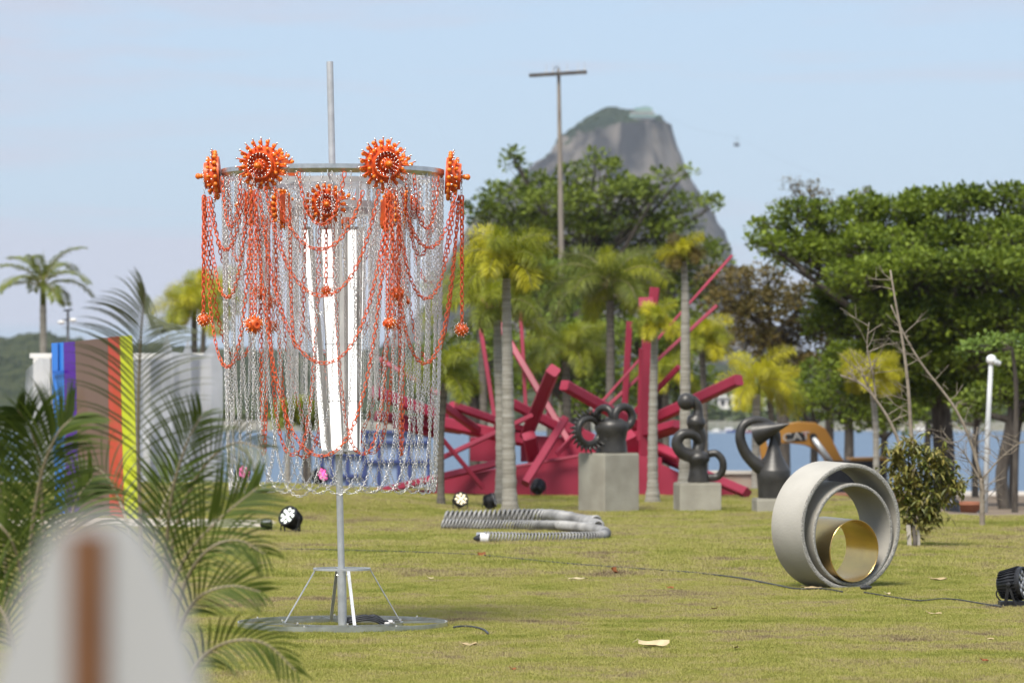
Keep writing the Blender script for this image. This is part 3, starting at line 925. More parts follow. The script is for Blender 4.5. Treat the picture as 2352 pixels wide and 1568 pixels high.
    mb = MB(); mb.tube([CR + Vector((0.0, 0, zpx(480))), Vector((XB - 0.012, D0, zpx(1030)))], 0.055, 20); mb.build('lamp_core', M['ledgrey'], root, True, angle=50)
    mb = MB(); mb.tube(bez([CR + Vector((-0.03, -0.12, zpx(540))), CR + Vector((-0.075, -0.16, zpx(600))), CR + Vector((-0.02, -0.15, zpx(650)))], 12), 0.005, 6); mb.build('lamp_cable', M['cable'], root, True)

    # --- silver curtain: long loops all round the top ring, shared shapes
    r0 = 0.766; half = math.radians(22)
    zc = zt - 0.06
    def loop_shape(r, half_, sag, kind, m_, nm):
        A = (r * math.cos(-half_), r * math.sin(-half_), 0); B = (r * math.cos(half_), r * math.sin(half_), 0)
        return chain_mesh(nm, catenary(A, B, sag, kind['pitch']), kind, m_)
    shapes = [loop_shape(r0, half, sg, SILVER, M['chrome'], 'silver_chain') for sg in (2.17, 2.18, 2.16, 2.19)]
    for k in range(38):
        a = 2 * math.pi * k / 38 + 0.03 * random.uniform(-1, 1)
        inst('silver_chain', shapes[k % 4 if random.random() < 0.7 else random.randrange(4)], Matrix.Translation(OFF + Vector((0, 0, zc + random.uniform(-0.012, 0.012)))) @ Matrix.Rotation(a, 4, 'Z'), root)
    # shallower swags below the top ring
    sw = [loop_shape(0.755, math.radians(11), sg, SILVER, M['chrome'], 'silver_swag') for sg in (0.45, 0.62, 0.80, 0.95)]
    for k in range(18):
        a = 2 * math.pi * (k + 0.3) / 18
        inst('silver_swag', sw[(k * 7) % 4], Matrix.Translation(OFF + Vector((0, 0, zc))) @ Matrix.Rotation(a, 4, 'Z'), root)
    # middle strands
    st = [chain_mesh('silver_strand', straight((0, 0, 0), (0, 0, -L), SILVER['pitch']), SILVER, M['chrome'], 0.5) for L in (0.95, 1.25, 1.5, 1.72)]
    for k in range(30):
        a = 2 * math.pi * (k // 3) / 10 + 0.045 * (k % 3) + 0.1
        r = 0.70 - 0.02 * (k % 3)
        if math.cos(a + math.pi / 2) > 0.94: continue
        inst('silver_strand', st[(k * 5) % 4], Matrix.Translation(OFF + Vector((r * math.cos(a), r * math.sin(a), zc))) @ Matrix.Rotation(random.uniform(0, 6), 4, 'Z'), root)
    for k in range(20):
        a = 2 * math.pi * (k + 0.4) / 20
        inst('silver_strand', st[(k * 3 + 1) % 4], Matrix.Translation(OFF + Vector((0.49 * math.cos(a), 0.49 * math.sin(a), zt - 0.10))) @ Matrix.Rotation(random.uniform(0, 6), 4, 'Z'), root)
    # dense inner curtain of finer chain
    fi = [chain_mesh('fine_strand', straight((0, 0, 0), (0, 0, -L), FINE['pitch']), FINE, M['chrome'], 0.6) for L in (1.27, 1.31, 1.34)]
    for k in range(50):
        a = 2 * math.pi * k / 50 + random.uniform(-0.02, 0.02)
        r = 0.305 + 0.012 * (k % 2)
        inst('fine_strand', fi[k % 3], Matrix.Translation(OFF + Vector((r * math.cos(a), r * math.sin(a), zl - 0.005))) @ Matrix.Rotation(random.uniform(0, 6), 4, 'Z'), root)

    # --- orange rosettes
    def rosette_meshes(R):
        """axis = local X, outwards"""
        d = MB()
        d.lathe([(x_ * 1.65, r_) for x_, r_ in [(0, 0.0), (0, R * 1.0), (R * 0.14, R * 1.0), (R * 0.30, R * 0.88), (R * 0.32, R * 0.74), (R * 0.50, R * 0.71), (R * 0.50, R * 0.65), (R * 0.36, R * 0.61), (R * 0.33, R * 0.38), (R * 0.46, R * 0.30), (R * 0.52, R * 0.16), (R * 0.52, 0.0)]], None, 32)
        dish = d.mesh('dish', M['orange'], True, angle=35)
        f = MB()
        f.lathe([(R * 0.80, R * 0.13), (R * 0.98, R * 0.11), (R * 1.0, R * 0.15), (R * 1.08, R * 0.12), (R * 1.16, R * 0.17), (R * 1.27, R * 0.155), (R * 1.34, R * 0.06), (R * 1.36, 0.0)], None, 14)
        fin = f.mesh('finial', M['orange_lt'], True, angle=60)
        pins, tips = MB(), MB()
        def pin(base, dr, L, tr=0.0062):
            base, dr = Vector((base[0] * 1.62, base[1], base[2])), Vector(dr).normalized()
            e = base + dr * L
            pins.tube([base, base + dr * L * 0.35, base + dr * L * 0.55, e], [0.0052, 0.0066, 0.0044, 0.0036], 6)
            tips.ball(e, tr, 7, 4)
        for k in range(19):          # long rim pins
            a = 2 * math.pi * (k + 0.5) / 19; c, s_ = math.cos(a), math.sin(a)
            pin((R * 0.16, R * 0.98 * c, R * 0.98 * s_), (0.25, c, s_), R * 0.46, 0.0078)
        for k in range(16):
            a = 2 * math.pi * k / 16; c, s_ = math.cos(a), math.sin(a)
            pin((R * 0.30, R * 0.80 * c, R * 0.80 * s_), (0.8, c, s_), R * 0.22)
        for k in range(20):
            a = 2 * math.pi * k / 20; c, s_ = math.cos(a), math.sin(a)
            pin((R * 0.34, R * 0.56 * c, R * 0.56 * s_), (1, 0.25 * c, 0.25 * s_), R * 0.26)
        for k in range(15):
            a = 2 * math.pi * (k + 0.4) / 15; c, s_ = math.cos(a), math.sin(a)
            pin((R * 0.32, R * 0.40 * c, R * 0.40 * s_), (1, 0.7 * c, 0.7 * s_), R * 0.24)
        for k in range(11):
            a = 2 * math.pi * k / 11; c, s_ = math.cos(a), math.sin(a)
            pin((R * 0.48, R * 0.22 * c, R * 0.22 * s_), (1, 0.9 * c, 0.9 * s_), R * 0.16, 0.0045)
        b = MB()
        b.ball((0, 0, 0), 0.0155, 9, 6); b.ball((-0.021, 0, 0), 0.0115, 8, 5); b.lathe([(-0.034, 0.008), (-0.02, 0.009)], None, 8)
        return dish, fin, pins.mesh('pins', M['orange'], True), tips.mesh('pin_tips', M['ball_silver'], True), b.mesh('bead', M['orange_lt'], True)
    big, mid = rosette_meshes(0.128), rosette_meshes(0.104)
    def rosette(meshes, R, pos, az, tilt=0.0, lab=None, full=True):
        dish, fin, pins, tips, bead = meshes
        MX = Matrix.Translation(pos) @ Matrix.Rotation(az, 4, 'Z') @ Matrix.Rotation(tilt, 4, 'Y') @ Matrix.Rotation(random.uniform(0, 6.28), 4, 'X')
        o = inst('rosette', dish, MX, root)
        if lab: o['label'] = lab
        inst('finial', fin, Matrix.Identity(4), o)
        tag(inst('pins', pins, Matrix.Identity(4), o), kind='stuff')
        tag(inst('pin_tips', tips, Matrix.Identity(4), o), kind='stuff')
        for k in range(19):
            a = 2 * math.pi * k / 19
            rr = R * (1.20 + 0.05 * (k % 2))
            inst('bead', bead, Matrix.Rotation(a, 4, 'X') @ Matrix.Translation((R * 0.20, 0, rr)) @ Matrix.Rotation(-math.pi / 2, 4, 'Y'), o)
        for k in range(12 if full else 0):
            a = 2 * math.pi * (k + 0.3) / 12
            inst('bead', bead, Matrix.Rotation(a, 4, 'X') @ Matrix.Translation((R * 0.60, 0, R * 0.95)) @ Matrix.Rotation(-math.pi / 4, 4, 'Y') @ Matrix.Scale(0.8, 4), o)
        return MX @ Vector((R * 1.05, 0, 0))
    fins = []
    zr = zpx(378)
    for k in range(6):
        az = math.radians(180 + 4 - 61 * k if k < 4 else 180 - 60 * k)
        az = math.radians([180, -124, -62, 0, 60, 122][k])
        face = az + math.radians([0, 20, -8, 0, 0, 0][k])
        zz = zpx([402, 377, 377, 404, 400, 400][k])
        fins.append(rosette(big, 0.128, OFF + Vector((0.785 * math.cos(az), 0.785 * math.sin(az), EYE + (zz - EYE) * (1 + 0.84 * math.sin(az) / D0))), face, 0.06 + 0.05 * math.sin(k * 2.1), None, k < 4))
    efins = []
    ze = EYE + (zpx(466) - EYE) * (1 - 0.66 / D0)
    for k in range(6):
        az = math.radians(-92 + 60 * k)
        efins.append(rosette(mid, 0.104, OFF + Vector(((0.66 if k in (0, 1, 5) else 0.45) * (0.9 if k else 1.0) * math.cos(az), (0.60 if k in (0, 1, 5) else 0.45) * math.sin(az), ze + random.uniform(-0.02, 0.01))), az + [0.15, 0.5, 0, 0, 0, -0.5][k], 0.05, None, k == 0))
    # --- orange chains
    def oc(pts, nm='orange_chain'):
        me = chain_mesh(nm, pts, ORANGE, M['orange_chain'], 0.18)
        inst(nm, me, Matrix.Identity(4), root)
    def ptaz(az, r, z): return np.array([OFF.x + r * math.cos(az), OFF.y + r * math.sin(az), z])
    azs = [math.radians(a) for a in (180, -124, -62, 0, 60, 122)]
    for k in range(6):
        a0, a1 = azs[k], azs[(k + 1) % 6]
        if k == 0: a0 = math.radians(-180)
        if k == 3: pass
        if k == 5: a1 = math.radians(180)
        zh = zpx(452)
        A, B = ptaz(a0, 0.885, zh), ptaz(a1, 0.885, zh)
        for low in ((582, 686, 833) if k < 3 else (640, 820)):
            dl = {582: 0.17, 640: 0.12, 686: 0.085}.get(low, 0.025)
            A_, B_ = ptaz(a0 + dl, 0.885 - 0.25 * dl, zh), ptaz(a1 - dl, 0.885 - 0.25 * dl, zh)
            oc(catenary(A_ + rng.normal(0, 0.012, 3), B_ + rng.normal(0, 0.012, 3), zh - zpx(low + rng.normal(0, 5)), ORANGE['pitch']))
        if k in (1, 4):
            oc(catenary(A, B, zh - zpx(1043), ORANGE['pitch']))
        am = (a0 + a1) / 2
        hw = math.radians(11.5)
        A2, B2 = ptaz(am - hw, 0.785, zt - 0.06), ptaz(am + hw, 0.785, zt - 0.06)
        oc(catenary(A2, B2, 0.36 + rng.normal(0, 0.01), ORANGE['pitch']))
        if k in (0, 2): oc(catenary(ptaz(am - hw * 1.2, 0.74, zt - 0.06), ptaz(am + hw * 1.25, 0.74, zt - 0.06), 0.55 + rng.normal(0, 0.03), ORANGE['pitch']))
    for k in range(6):
        a0, a1 = math.radians(-92 + 60 * k), math.radians(-92 + 60 * (k + 1))
        zh = zpx(500)
        oc(catenary(ptaz(a0 + 0.08, 0.53, zh), ptaz(a1 - 0.08, 0.53, zh), zh - zpx(1045 + rng.normal(0, 4)), ORANGE['pitch']))
        if k == 9: oc(catenary(ptaz(a0, 0.54, zh), ptaz(a1, 0.54, zh), zh - zpx(690 + rng.normal(0, 8)), ORANGE['pitch']))
    # --- hanging drops: three strands, a split ring above and a studded ball below
    rg = MB(); rg.tube([(0.014 * math.cos(t), 0, 0.014 * math.sin(t)) for t in np.linspace(0, 2 * math.pi, 16, endpoint=False)], 0.0018, 6, closed=True)
    ringm = rg.mesh('split_ring', M['chrome'], True)
    bl, bp_, bt = MB(), MB(), MB()
    bl.ball((0, 0, 0), 0.036, 16, 10, (1, 1, 1.12)); bl.lathe([(0.03, 0.02), (0.046, 0.02), (0.046, 0.010), (0.036, 0.008)], None, 16)
    for i in range(46):
        zz = 1 - 2 * (i + 0.5) / 46; th = i * 2.39996
        rr = math.sqrt(1 - zz * zz); v = Vector((rr * math.cos(th), rr * math.sin(th), zz))
        if v.x > 0.80: continue
        p = v * 0.034
        bp_.tube([p, p + v * 0.017], [0.0042, 0.0034], 5); bt.ball(p + v * 0.019, 0.0042, 6, 4)
    ball_m, bpin_m, btip_m = bl.mesh('studded_ball', M['orange'], True, angle=50), bp_.mesh('ball_pins', M['orange_lt'], True), bt.mesh('ball_pin_tips', M['ball_silver'], True)
    def drop(az, r, ztop, zball, size, face, ns=3):
        for q in range(3):
            if (ns == 1 and q != 1) or (ns == 2 and q == 1): continue
            da = (q - 1) * 0.022 / max(r, 0.3)
            A = ptaz(az + da, r + 0.006 * (q % 2), ztop); B = ptaz(az + da * 0.7, r + 0.004, zball + 0.03 * size)
            oc(straight(A, B, ORANGE['pitch']), 'orange_drop_chain')
        inst('split_ring', ringm, Matrix.Translation(Vector(ptaz(az, r, ztop + 0.012))) @ Matrix.Rotation(az + 1.2, 4, 'Z'), root)
        hk = chain_mesh('hook_chain', straight(ptaz(az, r, ztop + 0.02), ptaz(az, r, ztop + 0.13), SILVER['pitch']), SILVER, M['chrome'])
        inst('hook_chain', hk, Matrix.Identity(4), root)
        o = inst('studded_ball', ball_m, Matrix.Translation(Vector(ptaz(az, r, zball))) @ Matrix.Rotation(face, 4, 'Z') @ Matrix.Scale(size, 4), root)
        tag(inst('ball_pins', bpin_m, Matrix.Identity(4), o), kind='stuff'); tag(inst('ball_pin_tips', btip_m, Matrix.Identity(4), o), kind='stuff')
    zb = [735, 750, 748, 757, 740, 745]; szs = [1.0, 1.35, 0.95, 1.0, 1, 1]
    for k in range(6):
        drop(azs[k], 0.895, zpx(450), zpx(zb[k]), szs[k], [2.3, -1.1, -2.6, 0.6, 1, 1][k], 3 if k in (0, 3) else 2)
    zb2 = [673, 677, 690, 690, 690, 674]; sz2 = [0.8, 1.15, 1, 1, 1, 1.25]
    for k in range(6):
        drop(math.radians(-92 + 60 * k), 0.545, zpx(500), zpx(zb2[k]), sz2[k], [1.2, -0.4, 0, 0, 0, -1.9][k], 1)
    # loose extra verticals of orange chain behind the front swags
    for az, r, y0, y1 in ((-112, 0.7, 480, 800),):
        a = math.radians(az)
        oc(catenary(ptaz(a, r, zpx(y0)), ptaz(a + 0.16, r, zpx(y0)), zpx(y0) - zpx(y1), ORANGE['pitch']))
chandelier()

# black cable coil with white plugs lying inside the stand
def cable_bundle():
    c = Vector((XB + 0.14, D0 + 0.06, 0.0))
    root = empty('cable_bundle', c, 'bundle of black cables with white plugs at the foot of the chandelier pole', 'cables')
    for k in range(9):
        y = (k - 4) * 0.02
        mb = MB()
        pts = [c + Vector((-0.12 + random.uniform(-0.02, 0.02), y, 0.03 + 0.01 * (k % 4))), c + Vector((0.0, y * 1.2, 0.055 + 0.012 * (k % 3))), c + Vector((0.08, y, 0.05 + 0.01 * (k % 4))), c + Vector((0.14 + 0.02 * (k % 3), y + 0.01, 0.02 + 0.008 * (k % 3)))]
        mb.tube(bez(pts, 14), 0.0075, 7); mb.build('cable', M['cable'], root, True)
    for k in range(4):
        p = c + Vector((0.15 + 0.02 * (k % 2), -0.05 + 0.035 * k, 0.03 + 0.008 * (k % 2)))
        mb = MB(); mb.lathe([(0, 0.006), (0.006, 0.011), (0.035, 0.011), (0.038, 0.007)], Matrix.Translation(p) @ Matrix.Rotation(0.3 * (k - 1), 4, 'Z'), 10); mb.build('plug', M['conn'], root, True, angle=50)
cable_bundle()
# ------------------------------------------------------------------ concrete and brass rings on the lawn
def rings():
    d = 31.6
    s = d / F
    foot = G(1945, 1352)
    yaw = math.radians(34)                 # axis turned: the open face looks to the right of the camera
    ax = Vector((math.sin(yaw), -math.cos(yaw), -0.035)).normalized()
    def ring(name, label, cat, R, th, depth, mat_, rim, xoff, z0, front):
        """R outer radius, front = distance of the front rim along the axis"""
        side = ax.cross(Vector((0, 0, 1))).normalized()
        up = side.cross(ax).normalized()
        c = Vector((foot.x, foot.y, 0)) + side * xoff + ax * front + Vector((0, 0, z0 + R))
        MX = Matrix((( -ax.x, side.x, up.x, c.x), (-ax.y, side.y, up.y, c.y), (-ax.z, side.z, up.z, c.z), (0, 0, 0, 1)))
        b = Vector((c.x, c.y, z0))
        root = empty(name, b, label, cat)
        e = 0.004
        n = 96
        mb = MB(); mb.lathe([(e, R), (depth, R)], MX, n); mb.f = [f for f in mb.f if len(f) == 4]; mb.build('outer_face', mat_, root, True)
        mb = MB(); mb.lathe([(e, R - th), (depth, R - th)], MX, n); mb.f = [f for f in mb.f if len(f) == 4]; mb.build('inner_face', mat_, root, True)
        # front rim: rough annulus
        prof = [(e, R), (0, R - th * 0.12), (-0.002, R - th * 0.5), (0, R - th * 0.88), (e, R - th)]
        mb = MB()
        seg = 220
        for a_, r_ in prof:
            for k in range(seg):
                t = 2 * math.pi * k / seg
                w = rim * mnoise.noise(Vector((math.cos(t) * 30, math.sin(t) * 30, r_ * 90))) if 0 < prof.index((a_, r_)) < 4 else 0
                mb.v.append(tuple(MX @ Vector((a_ + w, r_ * math.cos(t), r_ * math.sin(t)))))
        for i in range(len(prof) - 1):
            for k in range(seg):
                j = (k + 1) % seg
                mb.f.append((i * seg + k, i * seg + j, (i + 1) * seg + j, (i + 1) * seg + k))
        mb.build('front_rim', M['concrete_rim'] if rim else mat_, root, True)
        mb = MB(); mb.lathe([(depth, R), (depth, R - th)], MX, n); mb.f = [f for f in mb.f if len(f) == 4]; mb.build('back_rim', M['concrete_rim'] if rim else mat_, root)
    ring('concrete_ring', 'large outer concrete pipe ring standing on the lawn', 'ring', 0.532, 0.038, 0.40, M['concrete_ring'], 0.004, 0.0, -0.012, 0.06)
    ring('concrete_ring', 'smaller concrete ring nested inside the large one', 'ring', 0.428, 0.028, 0.40, M['concrete_ring'], 0.003, -0.03, 0.029, 0.05)
    ring('brass_ring', 'shiny brass ring resting inside the nested concrete rings', 'ring', 0.262, 0.010, 0.42, M['brass'], 0.0, -0.02, 0.0615, 0.075)
rings()

# ------------------------------------------------------------------ stage spotlights on the lawn
def spotlight(base, yaw, tilt, size, lens, label, n_lens=12, plate=False):
    """yaw: where the lamp looks (0 = to the camera, + = to the right), tilt: upwards"""
    root = empty('spotlight', base, label, 'spotlight', 'stage spotlights on the lawn')
    dr = Vector((math.sin(yaw) * math.cos(tilt), -math.cos(yaw) * math.cos(tilt), math.sin(tilt)))
    sd = Vector((math.cos(yaw), math.sin(yaw), 0)); up = sd.cross(dr) * -1
    if up.z < 0: up = -up
    R = 0.42 * size
    c = Vector(base) + Vector((0, 0, 0.60 * size))
    MX = Matrix(((dr.x, sd.x, up.x, c.x), (dr.y, sd.y, up.y, c.y), (dr.z, sd.z, up.z, c.z), (0, 0, 0, 1)))
    mb = MB()
    mb.lathe([(-0.42 * size, 0.0), (-0.42 * size, R * 0.55), (-0.36 * size, R * 0.72), (-0.05 * size, R * 0.93), (0.16 * size, R * 0.97), (0.20 * size, R), (0.26 * size, R), (0.26 * size, R * 0.90), (0.20 * size, R * 0.88), (0.20 * size, 0)], MX, 28)
    mb.build('housing', M['black'], root, True, angle=35)
    fin = MB()
    for k in range(30):
        a = 2 * math.pi * k / 30
        v = Vector((0, math.cos(a), math.sin(a)))
        p0, p1 = Vector((-0.36 * size, 0, 0)) + v * R * 0.76, Vector((0.14 * size, 0, 0)) + v * R * 0.99
        fin.beam(MX @ p0, MX @ p1, 0.012 * size, 0.07 * size, up=(MX.to_3x3() @ v))
    tag(fin.build('cooling_fins', M['black'], root), kind='stuff')
    pos = [(0, 0)] + [(0.36 * math.cos(2 * math.pi * k / 4 + 0.6), 0.36 * math.sin(2 * math.pi * k / 4 + 0.6)) for k in range(4)] + [(0.68 * math.cos(2 * math.pi * k / 8), 0.68 * math.sin(2 * math.pi * k / 8)) for k in range(8)]
    for u, v in pos:
        q = MX @ Matrix.Translation((0.205 * size, u * R * 0.96, v * R * 0.96))
        mb = MB(); mb.lathe([(0, R * 0.175), (0.02 * size, R * 0.165), (0.035 * size, R * 0.10), (0.04 * size, 0)], q, 12); mb.build('lens', lens, root, True)
    for q in (-1, 1):
        mb = MB()
        h = c + sd * q * R * 1.06
        f1 = Vector(base) + sd * q * R * 0.9 + Vector((0, 0, 0.015)) - Vector((dr.x, dr.y, 0)) * 0.12 * size
        f2 = Vector(base) + sd * q * R * 0.95 + Vector((0, 0, 0.012)) + Vector((dr.x, dr.y, 0)) * 0.18 * size
        mb.beam(h, f1, 0.02 * size, 0.09 * size, up=dr); mb.build('bracket_arm', M['black'], root)
        mb = MB(); mb.beam(h, f2, 0.02 * size, 0.06 * size, up=dr); mb.build('bracket_arm', M['black'], root)
        mb = MB(); mb.lathe([(-0.02 * size, 0.06 * size), (0.03 * size, 0.06 * size), (0.04 * size, 0.03 * size)], Matrix.Translation(h) @ Matrix(((sd.x * q, -sd.y, 0, 0), (sd.y * q, sd.x, 0, 0), (0, 0, 1, 0), (0, 0, 0, 1))), 12); mb.build('knob', M['black'], root, True, angle=40)
    b0 = Vector(base)
    fw = Vector((dr.x, dr.y, 0))
    if fw.length > 0.01: fw.normalize()
    mb = MB(); mb.beam(b0 - sd * R * 1.0 - fw * 0.12 * size + Vector((0, 0, 0.015)), b0 + sd * R * 1.0 - fw * 0.12 * size + Vector((0, 0, 0.015)), 0.08 * size, 0.02); mb.build('foot_bar', M['black'], root)
    if plate:
        mb = MB(); mb.box(b0 + Vector((0.02, 0, 0.012)), (0.5, 0.22, 0.012)); mb.build('base_plate', M['cable'], root)
        mb = MB(); mb.box(b0 + Vector((0.06, 0, 0.033)), (0.36, 0.16, 0.03)); mb.build('base_block', M['black'], root)
    mb = MB(); mb.tube(bez([c - dr * 0.40 * size, c - dr * 0.5 * size - Vector((0, 0, 0.25 * size)), b0 - fw * 0.3 * size + sd * 0.2 * size + Vector((0, 0, 0.02)), b0 + sd * 0.7 * size + Vector((0, 0, 0.012))], 16), 0.006, 6); mb.build('power_cable', M['cable'], root, True)

def gpt(px, d):
    x = (px - CX) / F * d
    return Vector((x, d, zg(x, d)))
spotlight(gpt(668, 45.2), math.radians(-38), math.radians(28), 0.30, M['led_cool'], 'lit white stage spotlight beside the sandy strip, left of the chandelier pole')
spotlight(gpt(1057, 54.5), math.radians(15), math.radians(20), 0.25, M['led_warm'], 'lit warm yellow stage spotlight right of the chain curtain')
spotlight(gpt(1127, 55.0), math.radians(82), math.radians(12), 0.25, M['led_off'], 'unlit black spotlight seen edge-on at the foot of the twin palm trunks')
spotlight(gpt(1236, 61.0), math.radians(170), math.radians(30), 0.28, M['led_off'], 'unlit black spotlight seen from behind in front of the magenta sculpture')
spotlight(gpt(735, 61.5), math.radians(48), math.radians(18), 0.30, M['led_pink'], 'pink-lit spotlight behind the lower edge of the chain curtain')
spotlight(gpt(556, 60.0), math.radians(30), math.radians(25), 0.28, M['led_pink'], 'small pink-lit spotlight half hidden by the palm fronds')
spotlight(gpt(612, 45.6), math.radians(-10), math.radians(70), 0.16, M['led_off'], 'low black spotlight facing upwards left of the lit white one')
spotlight(gpt(2330, 29.3), math.radians(62), math.radians(6), 0.30, M['led_off'], 'large black ribbed spotlight cut by the right edge of the picture', plate=True)

# ------------------------------------------------------------------ cables over the grass
def cable(pxs, label, r=0.008):
    pts = []
    for px, py in pxs:
        g = G(px, py, 0.03); pts.append((g.x, g.y, zg(g.x, g.y) + 0.022))
    mb = MB(); mb.tube(bez(pts, len(pts) * 8), r, 7)
    tag(mb.build('ground_cable', M['cable'], None, True, loc=pts[0]), label, 'cable')
cable([(640, 1257), (720, 1259), (790, 1262), (900, 1266), (1010, 1271), (1100, 1276), (1200, 1285), (1300, 1294), (1400, 1301), (1500, 1307), (1600, 1314), (1700, 1325), (1770, 1338), (1830, 1349), (1890, 1349), (1935, 1356)], 'long black cable running across the lawn to the concrete rings')
cable([(1985, 1357), (2045, 1367), (2110, 1376), (2160, 1372), (2200, 1374), (2250, 1382), (2300, 1390)], 'thin black cable between the concrete rings and the right-hand spotlight', 0.006)
cable([(1042, 1437), (1062, 1435), (1085, 1436), (1110, 1442), (1122, 1452)], 'short black cable end right of the chandelier base', 0.008)
def connector():
    g = G(1988, 1358); g.z = 0.035
    mb = MB(); MX = Matrix.Translation(g) @ Matrix.Rotation(0.5, 4, 'Z')
    mb.lathe([(-0.05, 0.008), (-0.035, 0.018), (0.03, 0.02), (0.045, 0.012), (0.06, 0.008)], MX, 12)
    mb.lathe([(-0.004, 0.022), (0.004, 0.022)], MX, 12)
    tag(mb.build('cable_connector', M['cable'], None, True, loc=g, angle=40), 'black cable connector lying at the foot of the concrete rings', 'connector')
connector()

# ------------------------------------------------------------------ fallen leaves
def fallen_leaf(px, py, L, W, yaw, curl, col, label):
    g = G(px, py, 0.014)
    m = mat('dry_leaf', col, 0.7, 0, tuple(c * 0.7 for c in col), 14, 0.3, 60)
    mb = MB(); nu, nv = 9, 5
    for i in range(nu):
        t = i / (nu - 1)
        w = W * math.sin(math.pi * min(1, t * 0.97 + 0.02)) ** 0.7 * (1 + 0.15 * math.sin(t * 9))
        for j in range(nv):
            v = j / (nv - 1) * 2 - 1
            x = (t - 0.5) * L; y = v * w / 2
            z = 0.010 + curl * (0.35 * v * v + 0.25 * v) * W * 0.6 + curl * 0.10 * L * (2 * t - 1) ** 2 + 0.05 * W * math.sin(t * 8 + px + v * 2) + 0.10 * W * mnoise.noise(Vector((t * 3, v * 1.5, px)))
            q = Matrix.Rotation(yaw, 4, 'Z') @ Vector((x, y, z))
            mb.v.append((g.x + q.x, g.y + q.y, g.z + q.z))
    mb.f = [(i * nv + j, (i + 1) * nv + j, (i + 1) * nv + j + 1, i * nv + j + 1) for i in range(nu - 1) for j in range(nv - 1)]
    b = len(mb.v)
    st0 = g + Matrix.Rotation(yaw, 3, 'Z') @ Vector((-L * 0.5, 0, 0.012 + curl * 0.25 * L)); st1 = g + Matrix.Rotation(yaw, 3, 'Z') @ Vector((-L * 0.68, 0.01, 0.03))
    mb.tube([st0, st1], 0.0022, 5)
    tag(mb.build('fallen_leaf', m, None, True, loc=g), label, 'leaf', 'dry leaves fallen on the lawn')
TAN, BRN, CRM = (0.44, 0.33, 0.17), (0.27, 0.085, 0.015), (0.58, 0.47, 0.27)
fallen_leaf(1502, 1486, 0.20, 0.085, 0.12, 0.9, CRM, 'large cream dry leaf in the nearest grass')
fallen_leaf(1078, 1483, 0.10, 0.07, 0.4, 0.35, TAN, 'pale dry leaf right of and below the chandelier base')
fallen_leaf(1085, 1284, 0.13, 0.07, 0.0, 0.1, TAN, 'flat tan leaf just left of the orange-brown leaf')
fallen_leaf(1108, 1281, 0.11, 0.10, 0.9, 1.2, BRN, 'orange-brown curled leaf under the grey coil sculpture')
fallen_leaf(1328, 1330, 0.17, 0.08, 0.05, 0.05, CRM, 'flat pale leaf in the middle of the lawn')
fallen_leaf(1413, 1317, 0.08, 0.075, 1.2, 1.4, BRN, 'small brown curled leaf in the middle of the lawn')
fallen_leaf(1868, 1353, 0.15, 0.08, 0.2, 0.4, TAN, 'tan leaf at the left foot of the concrete rings')
fallen_leaf(2156, 1333, 0.14, 0.07, -0.2, 0.5, TAN, 'tan leaf on the grass right of the concrete rings')
fallen_leaf(2040, 1366, 0.05, 0.04, 0.6, 0.5, CRM, 'tiny pale leaf by the thin cable right of the rings')
fallen_leaf(2148, 1411, 0.10, 0.05, 0.1, 0.2, TAN, 'flat leaf below the thin cable at the right')
fallen_leaf(1540, 1352, 0.06, 0.05, 0.4, 0.5, BRN, 'small brown leaf below the long cable')
fallen_leaf(2275, 1470, 0.05, 0.04, 0.3, 0.4, TAN, 'tiny tan leaf right of the middle in the lower lawn')
fallen_leaf(1180, 1540, 0.05, 0.035, 1.0, 0.4, BRN, 'tiny brown leaf in the nearest grass left of the large cream leaf')
fallen_leaf(1690, 1490, 0.06, 0.04, 2.0, 0.4, TAN, 'small tan leaf in the lower lawn right of the large cream leaf')
fallen_leaf(990, 1330, 0.05, 0.04, 0.4, 0.4, CRM, 'tiny pale leaf on the lawn right of the chandelier stand')
fallen_leaf(1640, 1400, 0.05, 0.035, 2.6, 0.4, BRN, 'tiny brown leaf below the concrete rings to their left')
fallen_leaf(2262, 1520, 0.06, 0.05, 0.9, 0.5, BRN, 'small brown leaf in the bottom right corner of the lawn')

